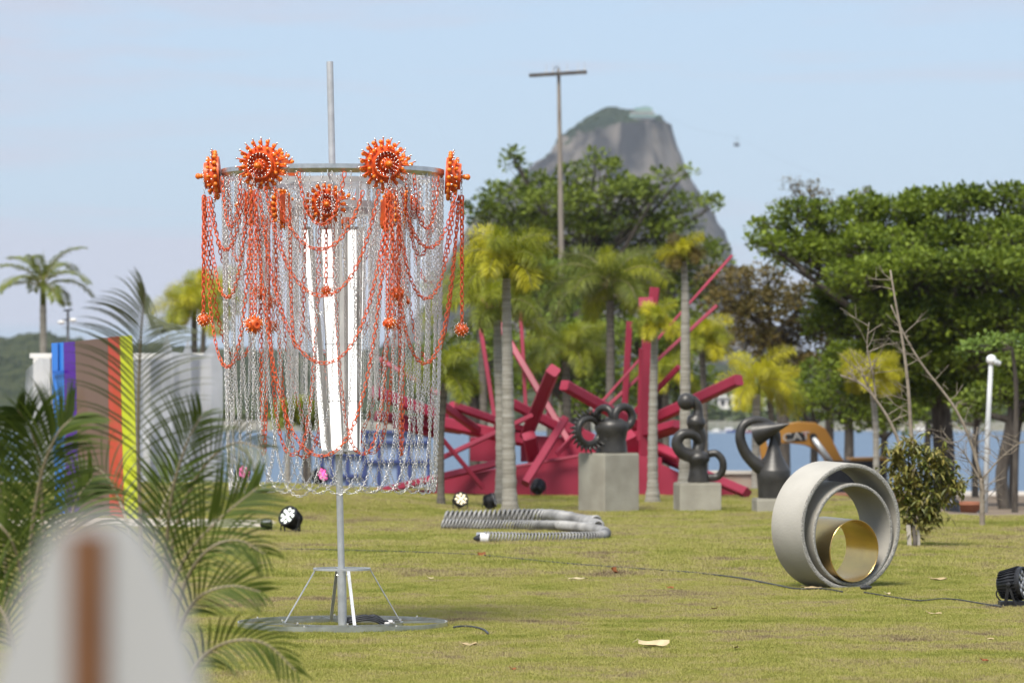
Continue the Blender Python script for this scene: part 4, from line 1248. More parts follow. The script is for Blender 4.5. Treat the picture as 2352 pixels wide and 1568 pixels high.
# ------------------------------------------------------------------ coiled wire sculpture
def coil_sculpture():
    root = empty('coil_sculpture', G(1200, 1225), 'low sculpture of bent grey wire-coil tubes lying on the lawn', 'sculpture')
    cm = mat('coil_zinc', (0.17, 0.165, 0.155), 0.5, 0.2, (0.38, 0.37, 0.35), 3.0, detail=2)
    def coil(pts, rad, pitch=0.040, nm='coil_tube'):
        path = bez(pts, 240)
        L = sum((path[i + 1] - path[i]).length for i in range(len(path) - 1))
        n = int(L / pitch)
        # resample evenly
        acc, out, seg_i, rem = 0, [], 0, 0
        ds = [0]
        for i in range(len(path) - 1): ds.append(ds[-1] + (path[i + 1] - path[i]).length)
        mb = MB()
        for k in range(n):
            t = k * pitch
            i = min(max(int(np.searchsorted(ds, t)) - 1, 0), len(path) - 2)
            f = (t - ds[i]) / max(ds[i + 1] - ds[i], 1e-6)
            p = path[i].lerp(path[i + 1], f); T = (path[i + 1] - path[i]).normalized()
            sd = T.cross(Vector((0, 0, 1))).normalized(); up = sd.cross(T)
            lean = T * 0.25
            seg = 20
            rr = rad(t / L) * (1 + 0.03 * math.sin(k * 1.7))
            mb.tube([p + (sd * math.cos(a) + (up + lean) * math.sin(a)) * rr for a in np.linspace(0, 2 * math.pi, seg, endpoint=False)], 0.30 * pitch, 4, closed=True)
        mb.build(nm, cm, root, True)
    coil([P(1112, 1232, 41.6), P(1200, 1234, 41.8), P(1300, 1233, 42.0), P(1372, 1231, 42.3), P(1390, 1222, 43.0), P(1350, 1212, 44.2), P(1280, 1205, 45.2)], lambda t: 0.048)
    coil([P(1018, 1203, 46.5), P(1100, 1204, 46.4), P(1200, 1205, 46.2), P(1290, 1207, 45.6), P(1340, 1211, 44.6), P(1376, 1206, 44.4), P(1340, 1197, 45.6)], lambda t: 0.052, 0.042)
    coil([P(1026, 1187, 47.2), P(1100, 1186, 47.1), P(1190, 1183, 47.0), P(1260, 1184, 46.8), P(1300, 1190, 46.2), P(1345, 1198, 45.6), P(1374, 1199, 45.2)], lambda t: 0.068, 0.06)
    coil([P(1180, 1181, 47.6), P(1250, 1180, 47.8), P(1305, 1184, 48.0), P(1318, 1190, 47.6)], lambda t: 0.05, 0.045)
    # supporting legs where the upper rolls rest on the lower ones and the white end sleeve
    mb = MB(); p = P(1103, 1236, 41.6)
    mb.lathe([(0, 0.030), (0, 0.062), (0.09, 0.060), (0.09, 0.030)], Matrix.Translation(p), 22, loop=True); mb.build('end_sleeve', mat('frosted_sleeve', (0.62, 0.61, 0.58), 0.35, 0, (0.7, 0.69, 0.66), 6), root, True, angle=40)
    mb = MB(); mb.lathe([(-0.075, 0.012), (-0.02, 0.045), (0.0, 0.05)], Matrix.Translation(p), 14); mb.build('end_plug', M['black'], root, True, angle=40)
    mb = MB(); mb.box(P(1102, 1232, 42.2), (0.08, 0.5, 0.02), Matrix.Rotation(0.12, 3, 'X')); mb.build('end_strap', mat('zinc_strap', (0.55, 0.54, 0.52), 0.4, 0.7, (0.62, 0.6, 0.58), 4), root)
coil_sculpture()

# ------------------------------------------------------------------ magenta beam sculpture
def magenta():
    D = 62.0
    root = empty('beam_sculpture', G(1270, 1134), 'large magenta steel sculpture of beams thrust in all directions', 'sculpture')
    s = D / F
    m2 = M['magenta']
    def B(x0, y0, x1, y1, w, d0=0.0, d1=0.0, h=None, nm='beam'):
        a, b = P(x0, y0, D + d0), P(x1, y1, D + d1)
        mb = MB(); W = w * s * 0.88; H = (h or w) * s * 0.88
        mb.beam(a, b, H, W, up=(0, -1, 0.25) if abs((b - a).normalized().z) < 0.98 else (0, -1, 0), ch=0.12 * min(W, H))
        mb.build(nm, m2, root)
    def plate(pts, dep, d0=0.0, nm='plate'):
        poly = [P(x, y, D + d0) for x, y in pts]
        mb = MB(); mb.prism(poly, (0, dep, 0)); mb.build(nm, m2, root)
    # towering and slanting beams
    B(1101, 735, 1144, 1010, 11, 0.6, 0.3)
    B(1108, 680, 1305, 1012, 17, 1.8, 0.6)
    B(1196, 715, 1209, 960, 10, 1.5, 1.2)
    B(1271, 850, 1209, 1000, 30, -1.4, 0.3)
    B(1296, 884, 1480, 988, 26, -0.9, 0.8)
    B(1681, 587, 1278, 1040, 7, 2.2, -0.2)
    B(1646, 702, 1396, 932, 9, 1.6, 0.9)
    B(1560, 842, 1440, 965, 14, 0.4, 1.0)
    B(1446, 738, 1431, 1000, 17, 1.0, 1.0)
    B(1490, 742, 1480, 1060, 33, 0.1, 0.1)
    B(1504, 660, 1494, 752, 26, 0.5, 0.5)
    B(1467, 697, 1500, 697, 28, 0.3, 0.3)
    B(1472, 800, 1467, 1010, 10, -0.35, -0.2)
    B(1697, 872, 1455, 985, 28, -1.2, 0.8)
    B(1566, 975, 1450, 1010, 58, -0.5, 0.5, 20)
    B(1564, 1052, 1500, 1022, 24, -0.7, 0.1)
    B(1716, 1132, 1500, 1040, 24, -1.4, 0.4)
    # left side
    B(1016, 930, 1112, 998, 19, -1.0, 0.6)
    B(1038, 930, 1215, 992, 19, -0.6, 0.8)
    B(1000, 968, 1200, 1010, 30, 0.2, 0.6)
    B(1000, 1058, 1222, 954, 12, -1.2, -0.5)
    B(1016, 1008, 1110, 1120, 11, -1.3, -1.0)
    B(1298, 962, 1206, 1110, 20, -0.5, -1.5)
    B(1176, 926, 1290, 985, 24, 0.4, 0.8)
    B(1338, 982, 1280, 1044, 9, -0.4, -0.2)
    B(1250, 958, 1360, 1010, 30, 0.9, 1.0)
    B(856, 898, 1025, 962, 30, 0.2, 0.8)
    B(862, 955, 1060, 985, 26, 0.6, 0.9)
    B(850, 812, 1010, 905, 12, 1.5, 1.0)
    B(988, 880, 1002, 1010, 10, 1.2, 1.2)
    B(905, 975, 1010, 1000, 18, 0.5, 1.0)
    # hull-like base
    plate([(1000, 1100), (1340, 1046), (1340, 1138), (1000, 1132)], 1.2, -0.6)
    plate([(1336, 1040), (1520, 1050), (1520, 1136), (1336, 1136)], 1.4, -0.3)
    plate([(1516, 1064), (1580, 1094), (1700, 1136), (1516, 1136)], 0.9, -0.4)
    plate([(1080, 1005), (1180, 1000), (1180, 1062), (1080, 1058)], 1.0, 0.9)
    plate([(1196, 1000), (1460, 1010), (1460, 1056), (1196, 1060)], 0.9, 0.8)
    B(824, 1140, 1150, 1062, 17, -1.6, -0.5)
    B(824, 1150, 1010, 1132, 22, -1.3, -0.9)
    B(1145, 1078, 1330, 1046, 7, -0.75, -0.75)
    B(1215, 1000, 1230, 1070, 34, -0.2, 0.2)
    B(1440, 1000, 1470, 1080, 40, 0.0, 0.4)
magenta()

# ------------------------------------------------------------------ bronze figures on plinths
def plinth(px0, px1, y0, y1, d, rot, label, h=None):
    s = d / F
    w = (px1 - px0) * s
    c = P((px0 + px1) / 2, y1, d)
    a = abs(math.cos(rot)) + abs(math.sin(rot))
    side = w / a
    zt_ = P(px0, y0, d).z; zb_ = c.z - 0.15
    root = empty('plinth', (c.x, c.y, c.z), label, 'plinth')
    R = Matrix.Rotation(rot, 3, 'Z')
    # a slab skin with a tiny joint so that faces catch light separately
    mb = MB(); mb.box((c.x, c.y, (zt_ + zb_) / 2), (side, side, zt_ - zb_), R); o = mb.build('block', M['plinth'], root)
    bv = o.modifiers.new('edge', 'BEVEL'); bv.width = 0.012; bv.segments = 2
    mb = MB(); mb.box((c.x, c.y, zt_ + 0.008), (side * 0.97, side * 0.97, 0.016), R); mb.build('top_slab', M['plinth'], root)
    return Vector((c.x, c.y, zt_ + 0.016))

def bronze_gear():
    d = 55.0; s = d / F
    plinth(1328, 1468, 1042, 1172, d, math.radians(36), 'tall concrete plinth under the gear-ringed bronze figure')
    root = empty('bronze_sculpture', P(1405, 1041, d), 'black bronze figure with toothed ring and two loops like ears', 'sculpture', 'bronze figures on plinths')
    c = P(1405, 1041, d)
    def q(px, py, dd=0.0): return P(px, py, d + dd)
    up = Matrix(((0, 1, 0, 0), (0, 0, 1, 0), (1, 0, 0, 0), (0, 0, 0, 1)))
    mb = MB(); mb.lathe([(0, 37 * s), (6 * s, 36 * s), (30 * s, 33 * s), (48 * s, 36 * s), (60 * s, 40 * s), (72 * s, 36 * s), (80 * s, 22 * s), (84 * s, 0)], Matrix.Translation(c) @ up, 28); mb.build('torso', M['bronze'], root, True)
    def loop(cx_, cy_, rx, ry, rad, nm, teeth=0, dd=0.0, tilt=0.0):
        pts = [q(cx_ + rx * math.cos(a), cy_ - ry * math.sin(a), dd + tilt * math.cos(a)) for a in np.linspace(0, 2 * math.pi, 40, endpoint=False)]
        mb = MB(); mb.tube(pts, rad * s, 10, closed=True)
        o = mb.build(nm, M['bronze'], root, True)
        for k in range(teeth):
            a = 2 * math.pi * k / teeth
            p0 = q(cx_ + (rx + rad * 0.5) * math.cos(a), cy_ - (ry + rad * 0.5) * math.sin(a), dd + tilt * math.cos(a)); p1 = q(cx_ + (rx + rad + 12) * math.cos(a + 0.12), cy_ - (ry + rad + 12) * math.sin(a + 0.12), dd - 0.05)
            t = MB(); t.tube([p0, p1], [6.5 * s, 1.0 * s], 6); t.build('tooth', M['bronze'], o, True)
    loop(1353, 990, 25, 30, 8, 'gear_ring', 24, -0.16, 0.12)
    loop(1388, 958, 18, 22, 8.5, 'loop', 0, 0.02, -0.08)
    loop(1432, 958, 20, 24, 9.5, 'loop', 0, 0.0, 0.1)
    mb = MB(); mb.tube([q(1380, 985, -0.1), q(1395, 988, -0.05), q(1410, 990)], [14 * s, 16 * s, 18 * s], 12); mb.build('shoulder', M['bronze'], root, True)
bronze_gear()

def bronze_sphere():
    d = 55.0; s = d / F
    plinth(1548, 1655, 1110, 1168, d, math.radians(7), 'low square concrete plinth under the sphere-headed bronze figure')
    root = empty('bronze_sculpture', P(1600, 1110, d), 'black bronze figure with round head, curled arm and ring handle', 'sculpture', 'bronze figures on plinths')
    def q(px, py, dd=0.0): return P(px, py, d + dd)
    up = Matrix(((0, 1, 0, 0), (0, 0, 1, 0), (1, 0, 0, 0), (0, 0, 0, 1)))
    mb = MB(); mb.lathe([(0, 24 * s), (8 * s, 25 * s), (30 * s, 21 * s), (46 * s, 20 * s), (54 * s, 26 * s), (62 * s, 27 * s), (72 * s, 19 * s), (78 * s, 8 * s), (80 * s, 0)], Matrix.Translation(q(1604, 1111)) @ up, 26); mb.build('base_body', M['bronze'], root, True)
    pts = [q(1628, 1042), q(1645, 1041, -0.02), q(1659, 1056, -0.03), q(1660, 1078, -0.02), q(1648, 1094, 0), q(1626, 1096, 0)]
    mb = MB(); mb.tube(bez(pts, 30), 8.5 * s, 12); mb.build('ring_handle', M['bronze'], root, True)
    pts = [q(1608, 1046), q(1585, 1046, -0.04), q(1564, 1036, -0.08), q(1555, 1016, -0.1), q(1566, 998, -0.1), q(1590, 997, -0.06), q(1604, 1012, 0), q(1600, 1030, 0.03)]
    mb = MB(); mb.tube(bez(pts, 40), np.linspace(17, 9, 40) * s, 14); mb.build('curled_arm', M['bronze'], root, True)
    pts = [q(1600, 1045), q(1606, 1020, 0.05), q(1606, 1000, 0.05), q(1600, 985, 0.03), q(1599, 968, 0.02), q(1602, 955, 0), q(1603, 940, 0), q(1599, 925, -0.02), q(1588, 915, -0.03), q(1575, 914, -0.04)]
    rr = np.interp(np.linspace(0, 1, 60), [0, 0.2, 0.32, 0.42, 0.5, 0.56, 0.64, 0.8, 1.0], [14, 16, 17, 22, 21, 13, 11, 10, 9])
    mb = MB(); mb.tube(bez(pts, 60), rr * s, 16); mb.build('upper_body', M['bronze'], root, True)
    mb = MB(); mb.ball(q(1576, 922, -0.05), 20 * s, 20, 14); mb.build('head', M['bronze'], root, True)
bronze_sphere()

def bronze_loop():
    d = 54.0; s = d / F
    plinth(1729, 1830, 1146, 1172, d, math.radians(4), 'very low concrete plinth under the looped bronze figure')
    root = empty('bronze_sculpture', P(1778, 1146, d), 'black bronze figure with big open loop and cone-shaped beak', 'sculpture', 'bronze figures on plinths')
    def q(px, py, dd=0.0): return P(px, py, d + dd)
    up = Matrix(((0, 1, 0, 0), (0, 0, 1, 0), (1, 0, 0, 0), (0, 0, 0, 1)))
    mb = MB(); mb.lathe([(0, 36 * s), (20 * s, 36 * s), (45 * s, 38 * s), (66 * s, 40 * s), (68 * s, 39 * s), (78 * s, 33 * s), (100 * s, 20 * s), (125 * s, 12 * s), (150 * s, 7 * s)], Matrix.Translation(q(1777, 1147)) @ up, 30); mb.build('body', M['bronze'], root, True, angle=35)
    mb = None
    pts = [q(1768, 1085, -0.02), q(1742, 1070, -0.06), q(1716, 1045, -0.1), q(1702, 1015, -0.12), q(1701, 990, -0.12), q(1712, 972, -0.1), q(1735, 965, -0.06), q(1758, 970, -0.02), q(1776, 985, 0), q(1783, 1008, 0.02), q(1775, 1040, 0.02), q(1756, 1066, 0.0)]
    rr = np.interp(np.linspace(0, 1, 70), [0, 0.15, 0.4, 0.6, 0.8, 1], [20, 14, 10.5, 10, 11, 12])
    mb = MB(); mb.tube(bez(pts, 70), rr * s, 14); mb.build('loop', M['bronze'], root, True)
    a, b = q(1736, 996, -0.04), q(1813, 973, -0.25)
    mb = MB(); mb.tube([a, a.lerp(b, 0.02), a.lerp(b, 0.5), b], [2 * s, 29 * s, 14 * s, 1 * s], 26); mb.build('beak', M['bronze'], root, True, angle=50)
bronze_loop()

# ------------------------------------------------------------------ utility pole
def utility_pole():
    d = 130.0; s = d / F
    base = P(1291, 1130, d); base.z = zg(base.x, d)
    root = empty('utility_pole', base, 'tall wooden utility pole with a single dark crossarm', 'utility pole')
    mb = MB(); mb.tube([base, P(1290, 600, d), P(1286, 350, d), P(1283, 158, d)], [8.2 * s, 6.6 * s, 5.2 * s, 3.8 * s], 14); mb.build('pole', M['wood_pole'], root, True, angle=60)
    mb = MB(); mb.beam(P(1215, 174, d - 0.15), P(1348, 166, d - 0.15), 0.14, 0.12); mb.build('crossarm', M['dark_wood'], root)
    for px in (1255, 1270, 1284, 1303, 1328, 1343):
        y0 = 174 - (px - 1215) * 8 / 133
        mb = MB(); mb.tube([P(px, y0 - 2, d - 0.15), P(px, y0 - 24, d - 0.15)], 0.010, 5); mb.build('aerial_rod', M['galv'], root)
        mb = MB(); mb.ball(P(px, y0 - 6, d - 0.15), 0.035, 8, 5); mb.build('insulator', M['conn'], root, True)
    mb = MB(); mb.tube(bez([P(1270, 165, d - 0.15), P(1278, 152, d - 0.15), P(1283, 160, d - 0.2)], 8), 0.012, 5); mb.build('jumper_wire', M['cable'], root)
utility_pole()

# ------------------------------------------------------------------ lamp posts
def lamp_post():
    d = 60.0; s = d / F
    base = P(2260, 1207, d)
    root = empty('lamp_post', base, 'slim grey lamp post with round white globe at the right', 'lamp post')
    mb = MB(); mb.tube([base - Vector((0, 0, 0.4)), P(2268, 1000, d), P(2276, 835, d)], [6.6 * s, 6.0 * s, 5.2 * s], 16); mb.build('post', M['grey_post'], root, True)
    c = P(2254, 1196, d - 0.06)
    mb = MB()
    mb.lathe([(-0.3, 11 * s), (8 * s, 11 * s), (9 * s, 10 * s)], Matrix.Translation(c) @ Matrix(((0, 1, 0, 0), (0, 0, 1, 0), (1, 0, 0, 0), (0, 0, 0, 1))), 18); mb.build('collar', M['white_paint'], root, True, angle=40)
    mb = MB(); mb.ball(P(2277, 826, d), 12 * s, 18, 12); mb.build('globe', mat('white_globe', (0.82, 0.82, 0.8), 0.25, 0, (0.78, 0.78, 0.76), 3), root, True)
    mb = MB(); mb.lathe([(0, 3 * s), (4 * s, 7 * s), (14 * s, 6 * s), (16 * s, 3 * s)], Matrix.Translation(P(2284, 830, d - 0.1)) @ Matrix.Rotation(0.4, 4, 'Y'), 12); mb.build('floodlight', M['grey_post'], root, True, angle=40)
lamp_post()
def far_lamp():
    d = 110.0; s = d / F
    base = P(156, 1125, d); base.z = zg(base.x, d)
    root = empty('lamp_post', base, 'small dark lamp post with two white lamps behind the striped panel', 'lamp post')
    mb = MB(); mb.tube([base, P(156, 712, d)], [4 * s, 3 * s], 10); mb.build('post', M['black'], root, True)
    for x1, y1 in ((141, 740), (168, 735)):
        mb = MB(); mb.tube([P(156, 733, d), P(x1, y1 - 4, d - 0.1)], 1.4 * s, 6); mb.build('arm', M['black'], root)
        mb = MB(); mb.ball(P(x1, y1, d - 0.1), 6.5 * s, 12, 8, (1.4, 1, 0.7)); mb.build('lamp', M['white_paint'], root, True)
    mb = MB(); mb.beam(P(146, 713, d), P(166, 711, d), 0.04, 0.05); mb.build('top_bar', M['black'], root)
far_lamp()

# ------------------------------------------------------------------ striped panel sculpture
def striped_panel():
    d = 50.0
    base = G(215, 1195)
    root = empty('striped_panel_sculpture', (P(215, 1195, d).x, d, 0), 'tall panel sculpture of blue, purple, brown, red and lime strips', 'sculpture')
    def strip(nm, x0t, x1t, x0b, x1b, y0t, y1t, col, dz, rough, lab, d0, d1, col2=None):
        m = mat(nm + '_panel', col, rough, 0, col2 or tuple(c * 0.85 for c in col), 0.6, coat=0.6)
        poly = [P(x0t, y0t, d + d0), P(x1t, y1t, d + d1), P(x1b, 1215, d + d1), P(x0b, 1215, d + d0)]
        mb = MB(); mb.prism(poly, (0.0, 0.05, 0)); o = mb.build('panel', m, root); o['label'] = lab
        return o
    blue = strip('blue', 118, 146, 128, 150, 788, 786, (0.035, 0.19, 0.62), 0, 0.25, 'blue strip', 0.5, 0.35)
    mb = MB(); mb.prism([P(120, 852, d + 0.42), P(144, 850, d + 0.30), P(144, 856, d + 0.30), P(120, 858, d + 0.42)], (0, 0.02, 0)); mb.build('rail', mat('blue_rail', (0.02, 0.10, 0.40), 0.4, 0, (0.025, 0.12, 0.44), 2), blue)
    mb = MB(); mb.prism([P(132, 788, d + 0.40), P(134, 788, d + 0.38), P(134, 850, d + 0.38), P(132, 850, d + 0.40)], (0, 0.02, 0)); mb.build('rail', M['magenta'] if False else bpy.data.materials['blue_rail'], blue)
    strip('purple', 146.3, 172, 153, 183, 786, 784, (0.075, 0.012, 0.26), 0, 0.3, 'purple strip', 0.35, 0.2)
    strip('brown', 172.3, 248, 183.3, 252, 784, 774.5, (0.125, 0.078, 0.055), 0, 0.35, 'broad brown strip', 0.2, -0.12, (0.16, 0.10, 0.07))
    strip('red', 248.3, 275, 252.3, 286, 774.5, 772, (0.40, 0.045, 0.018), 0, 0.35, 'red-orange strip', -0.12, -0.26, (0.46, 0.07, 0.03))
    strip('lime', 275.3, 303, 286.3, 322, 772, 770, (0.50, 0.56, 0.02), 0, 0.3, 'lime yellow strip', -0.26, -0.4)
    for x, dd in ((140, 0.5), (230, 0.15), (290, -0.2)):
        mb = MB(); mb.beam(P(x, 1216, d + dd + 0.1), P(x, 800, d + dd + 0.1), 0.04, 0.04); mb.build('back_post', M['galv'], root)
striped_panel()

# ------------------------------------------------------------------ white tent frame wrapped in clear plastic
def tent():
    d = 63.0; s = d / F
    root = empty('wrapped_tent', (P(280, 1150, d).x, d, zg(P(280, 1150, d).x, d)), 'white tent frame wrapped in hazy plastic sheeting', 'tent')
    def post(x0, x1, y0, y1, dd, nm='post'):
        a, b = P(x0, y0, d + dd), P(x1, y1, d + dd)
        mb = MB(); mb.box(((a.x + b.x) / 2, d + dd, (a.z + b.z) / 2), (b.x - a.x, 0.2, a.z - b.z)); mb.build(nm, M['white_paint'], root)
    post(78, 116, 818, 1170, 0.0)
    post(462, 486, 818, 1190, 0.0)
    post(330, 346, 828, 1160, 2.4)
    post(70, 492, 811, 822, 0.02, 'beam')
    post(90, 480, 818, 826, 2.4, 'beam')
    pm = bpy.data.materials.new('hazy_plastic'); pm.use_nodes = True
    n, l = pm.node_tree.nodes, pm.node_tree.links
    b = n['Principled BSDF']; b.inputs['Base Color'].default_value = (0.52, 0.53, 0.56, 1); b.inputs['Roughness'].default_value = 0.3
    tr = n.new('ShaderNodeBsdfTranslucent'); tr.inputs['Color'].default_value = (0.52, 0.53, 0.56, 1)
    tp = n.new('ShaderNodeBsdfTransparent')
    m1 = n.new('ShaderNodeMixShader'); m1.inputs['Fac'].default_value = 0.45
    m2 = n.new('ShaderNodeMixShader')
    tx = n.new('ShaderNodeTexNoise'); tx.inputs['Scale'].default_value = 1.4
    tco = n.new('ShaderNodeTexCoord'); l.new(tco.outputs['Object'], tx.inputs['Vector'])
    mr = n.new('ShaderNodeMapRange'); mr.inputs['To Min'].default_value = 0.05; mr.inputs['To Max'].default_value = 0.5; mr.inputs['From Min'].default_value = 0.35; mr.inputs['From Max'].default_value = 0.7
    l.new(tx.outputs['Fac'], mr.inputs['Value']); l.new(mr.outputs['Result'], m2.inputs['Fac'])
    l.new(b.outputs[0], m1.inputs[1]); l.new(tr.outputs[0], m1.inputs[2]); l.new(m1.outputs[0], m2.inputs[1]); l.new(tp.outputs[0], m2.inputs[2])
    l.new(m2.outputs[0], n['Material Output'].inputs['Surface'])
    def sheet(xs, tops, bot, dd, nm='plastic_sheet', flare=0.0):
        mb = MB(); nv = 22
        px = np.linspace(xs[0], xs[-1], 70)
        for i, x in enumerate(px):
            t = np.interp(x, xs, tops)
            for j in range(nv):
                f = j / (nv - 1)
                y = t + (bot - t) * f
                fold = 0.10 * math.sin(x * 0.11 + 1.3 * math.sin(x * 0.03)) * (0.3 + f) + 0.18 * mnoise.noise(Vector((x * 0.03, f * 3, dd)))
                mb.v.append(tuple(P(x + flare * f * (x - 280) * 0.15, y, d + dd + fold)))
        mb.f = [(i * nv + j, (i + 1) * nv + j, (i + 1) * nv + j + 1, i * nv + j + 1) for i in range(69) for j in range(nv - 1)]
        mb.build(nm, pm, root, True)
    sheet([322, 350, 372, 384, 396, 420, 432, 442, 465, 488, 500, 512], [826, 822, 800, 764, 806, 812, 776, 812, 816, 784, 800, 850], 1165, -0.5)
    sheet([300, 360, 430, 480], [830, 824, 826, 828], 1165, 2.9)
    sheet([60, 90, 116], [850, 822, 824], 1165, -0.4, flare=0.6)
    sheet([116, 150, 200, 240], [826, 822, 790, 826], 1165, 2.2)
    sheet([488, 498, 508], [900, 880, 960], 1165, -0.2)
tent()

# ------------------------------------------------------------------ blue panelled crates behind the curtain
def blue_crates():
    pm = mat('pale_blue_panel', (0.24, 0.32, 0.47), 0.5, 0, (0.29, 0.37, 0.52), 1.2)
    fm = mat('navy_frame', (0.035, 0.055, 0.17), 0.5, 0, (0.05, 0.07, 0.2), 2)
    def crate(x0, x1, y0, y1, d, vs_x, hs_y, label):
        s = d / F
        a, b = P(x0, y1, d), P(x1, y0, d)
        c = Vector(((a.x + b.x) / 2, d, a.z))
        root = empty('blue_crate', c, label, 'crate')
        W, H = b.x - a.x, b.z - a.z
        mb = MB(); mb.box((c.x, d + 0.65, a.z + H / 2 - 0.15), (W - 0.06, 1.2, H - 0.02 + 0.3)); mb.build('box', fm, root)
        xs = [x0] + vs_x + [x1]; ys = [y0] + hs_y + [y1 + 16]
        for i in range(len(xs) - 1):
            for j in range(len(ys) - 1):
                p, q = P(xs[i] + 4, ys[j + 1] - 3, d), P(xs[i + 1] - 4, ys[j] + 3, d)
                mb = MB(); mb.box(((p.x + q.x) / 2, d + 0.03, (p.z + q.z) / 2), (q.x - p.x, 0.05, q.z - p.z)); mb.build('panel', pm, root)
        for x in xs:
            p, q = P(x, y1 + 16, d), P(x, y0, d)
            mb = MB(); mb.beam((p.x, d - 0.015, p.z), (p.x, d - 0.015, q.z), 8 * s, 0.06, up=(0, 1, 0)); mb.build('frame_post', fm, root)
        for y in ys[:-1]:
            p, q = P(x0, y, d), P(x1, y, d)
            mb = MB(); mb.beam((p.x - 0.02, d - 0.035, p.z), (q.x + 0.02, d - 0.035, p.z), 0.06, 7 * s); mb.build('frame_rail', fm, root)
    crate(838, 985, 991, 1118, 72.0, [870, 916, 940], [1015, 1059], 'tall blue panelled crate behind the chain curtain')
    crate(738, 836, 1043, 1120, 69.0, [762, 798], [1092], 'lower blue panelled crate left of the tall one')
blue_crates()

# ------------------------------------------------------------------ excavator behind the rings
def excavator():
    d = 92.0; s = d / F
    ym = mat('machine_yellow', (0.34, 0.155, 0.022), 0.5, 0, (0.40, 0.19, 0.028), 0.8, 0.05, 10)
    base = P(1925, 1150, d); base.z = zg(base.x, d)
    root = empty('excavator', base, 'orange-yellow excavator with bent boom behind the concrete rings', 'excavator')
    def pr(pts, dep, d0, nm, m, par=root):
        mb = MB(); mb.prism([P(x, y, d + d0) for x, y in pts], (0, dep, 0)); o = mb.build(nm, m, par)
        bv = o.modifiers.new('edge', 'BEVEL'); bv.width = 0.02; bv.segments = 2
        return o
    boom = pr([(1782, 980), (1800, 974), (1835, 968), (1872, 970), (1896, 984), (1912, 1010), (1930, 1046), (1945, 1064), (1928, 1085), (1905, 1075), (1893, 1052), (1878, 1034), (1850, 1022), (1812, 1017), (1784, 1018)], 0.42, -0.2, 'boom', ym)
    pr([(1806, 995), (1853, 990), (1849, 1012), (1806, 1014)], 0.012, -0.215, 'nameplate', M['black'], boom)
    tri = pr([(1845, 991), (1856, 989.5), (1849, 1003)], 0.006, -0.224, 'nameplate_corner', mat('plate_red', (0.35, 0.04, 0.02), 0.5, 0, (0.4, 0.05, 0.02), 3), boom)
    cu = bpy.data.curves.new('lettering', 'FONT'); cu.body = 'CAT'; cu.size = 0.27; cu.extrude = 0.003; cu.align_x = 'CENTER'; cu.align_y = 'CENTER'
    tmp = bpy.data.objects.new('lettering_src', cu); COL.objects.link(tmp)
    bpy.context.view_layer.update()
    me = bpy.data.meshes.new_from_object(tmp.evaluated_get(bpy.context.evaluated_depsgraph_get()))
    bpy.data.objects.remove(tmp)
    me.materials.clear(); me.materials.append(mat('faded_lettering', (0.45, 0.43, 0.40), 0.6, 0, (0.36, 0.34, 0.31), 3))
    lo = bpy.data.objects.new('lettering', me); COL.objects.link(lo); lo.parent = boom
    lo.location = P(1829, 1003, d - 0.222) - org(root); lo.rotation_euler = (math.pi / 2, math.radians(-5), 0); lo.scale = (1.25, 1, 1)
    # stick and bucket hanging at the left, seen through the bronze loop
    pr([(1738, 970), (1752, 968), (1772, 1070), (1764, 1120), (1752, 1118), (1750, 1060)], 0.34, -0.15, 'stick', ym)
    pr([(1745, 1110), (1770, 1108), (1790, 1128), (1780, 1160), (1752, 1164), (1738, 1140)], 0.8, -0.4, 'bucket', M['black'])
    mb = MB(); mb.tube([P(1868, 1005, d - 0.35), P(1915, 1070, d - 0.35)], 0.07, 12); mb.build('ram', M['galv'], root, True)
    mb = MB(); mb.tube([P(1868, 1003, d - 0.40), P(1868, 1003, d + 0.3)], 0.09, 14); mb.build('pivot_pin', M['black'], root, True, angle=40)
    pr([(1905, 1058), (2030, 1058), (2034, 1070), (2034, 1115), (1900, 1115), (1900, 1075)], 1.5, -0.5, 'house', M['black'])
    pr([(1955, 1052), (2040, 1050), (2040, 1060), (1955, 1060)], 1.4, -0.45, 'engine_cover', ym)
    for dd in (-0.9, 0.9):
        pr([(1890, 1120), (1902, 1112), (2030, 1112), (2042, 1122), (2042, 1150), (2030, 1164), (1902, 1164), (1890, 1152)], 0.4, dd, 'track', M['cable'])
excavator()

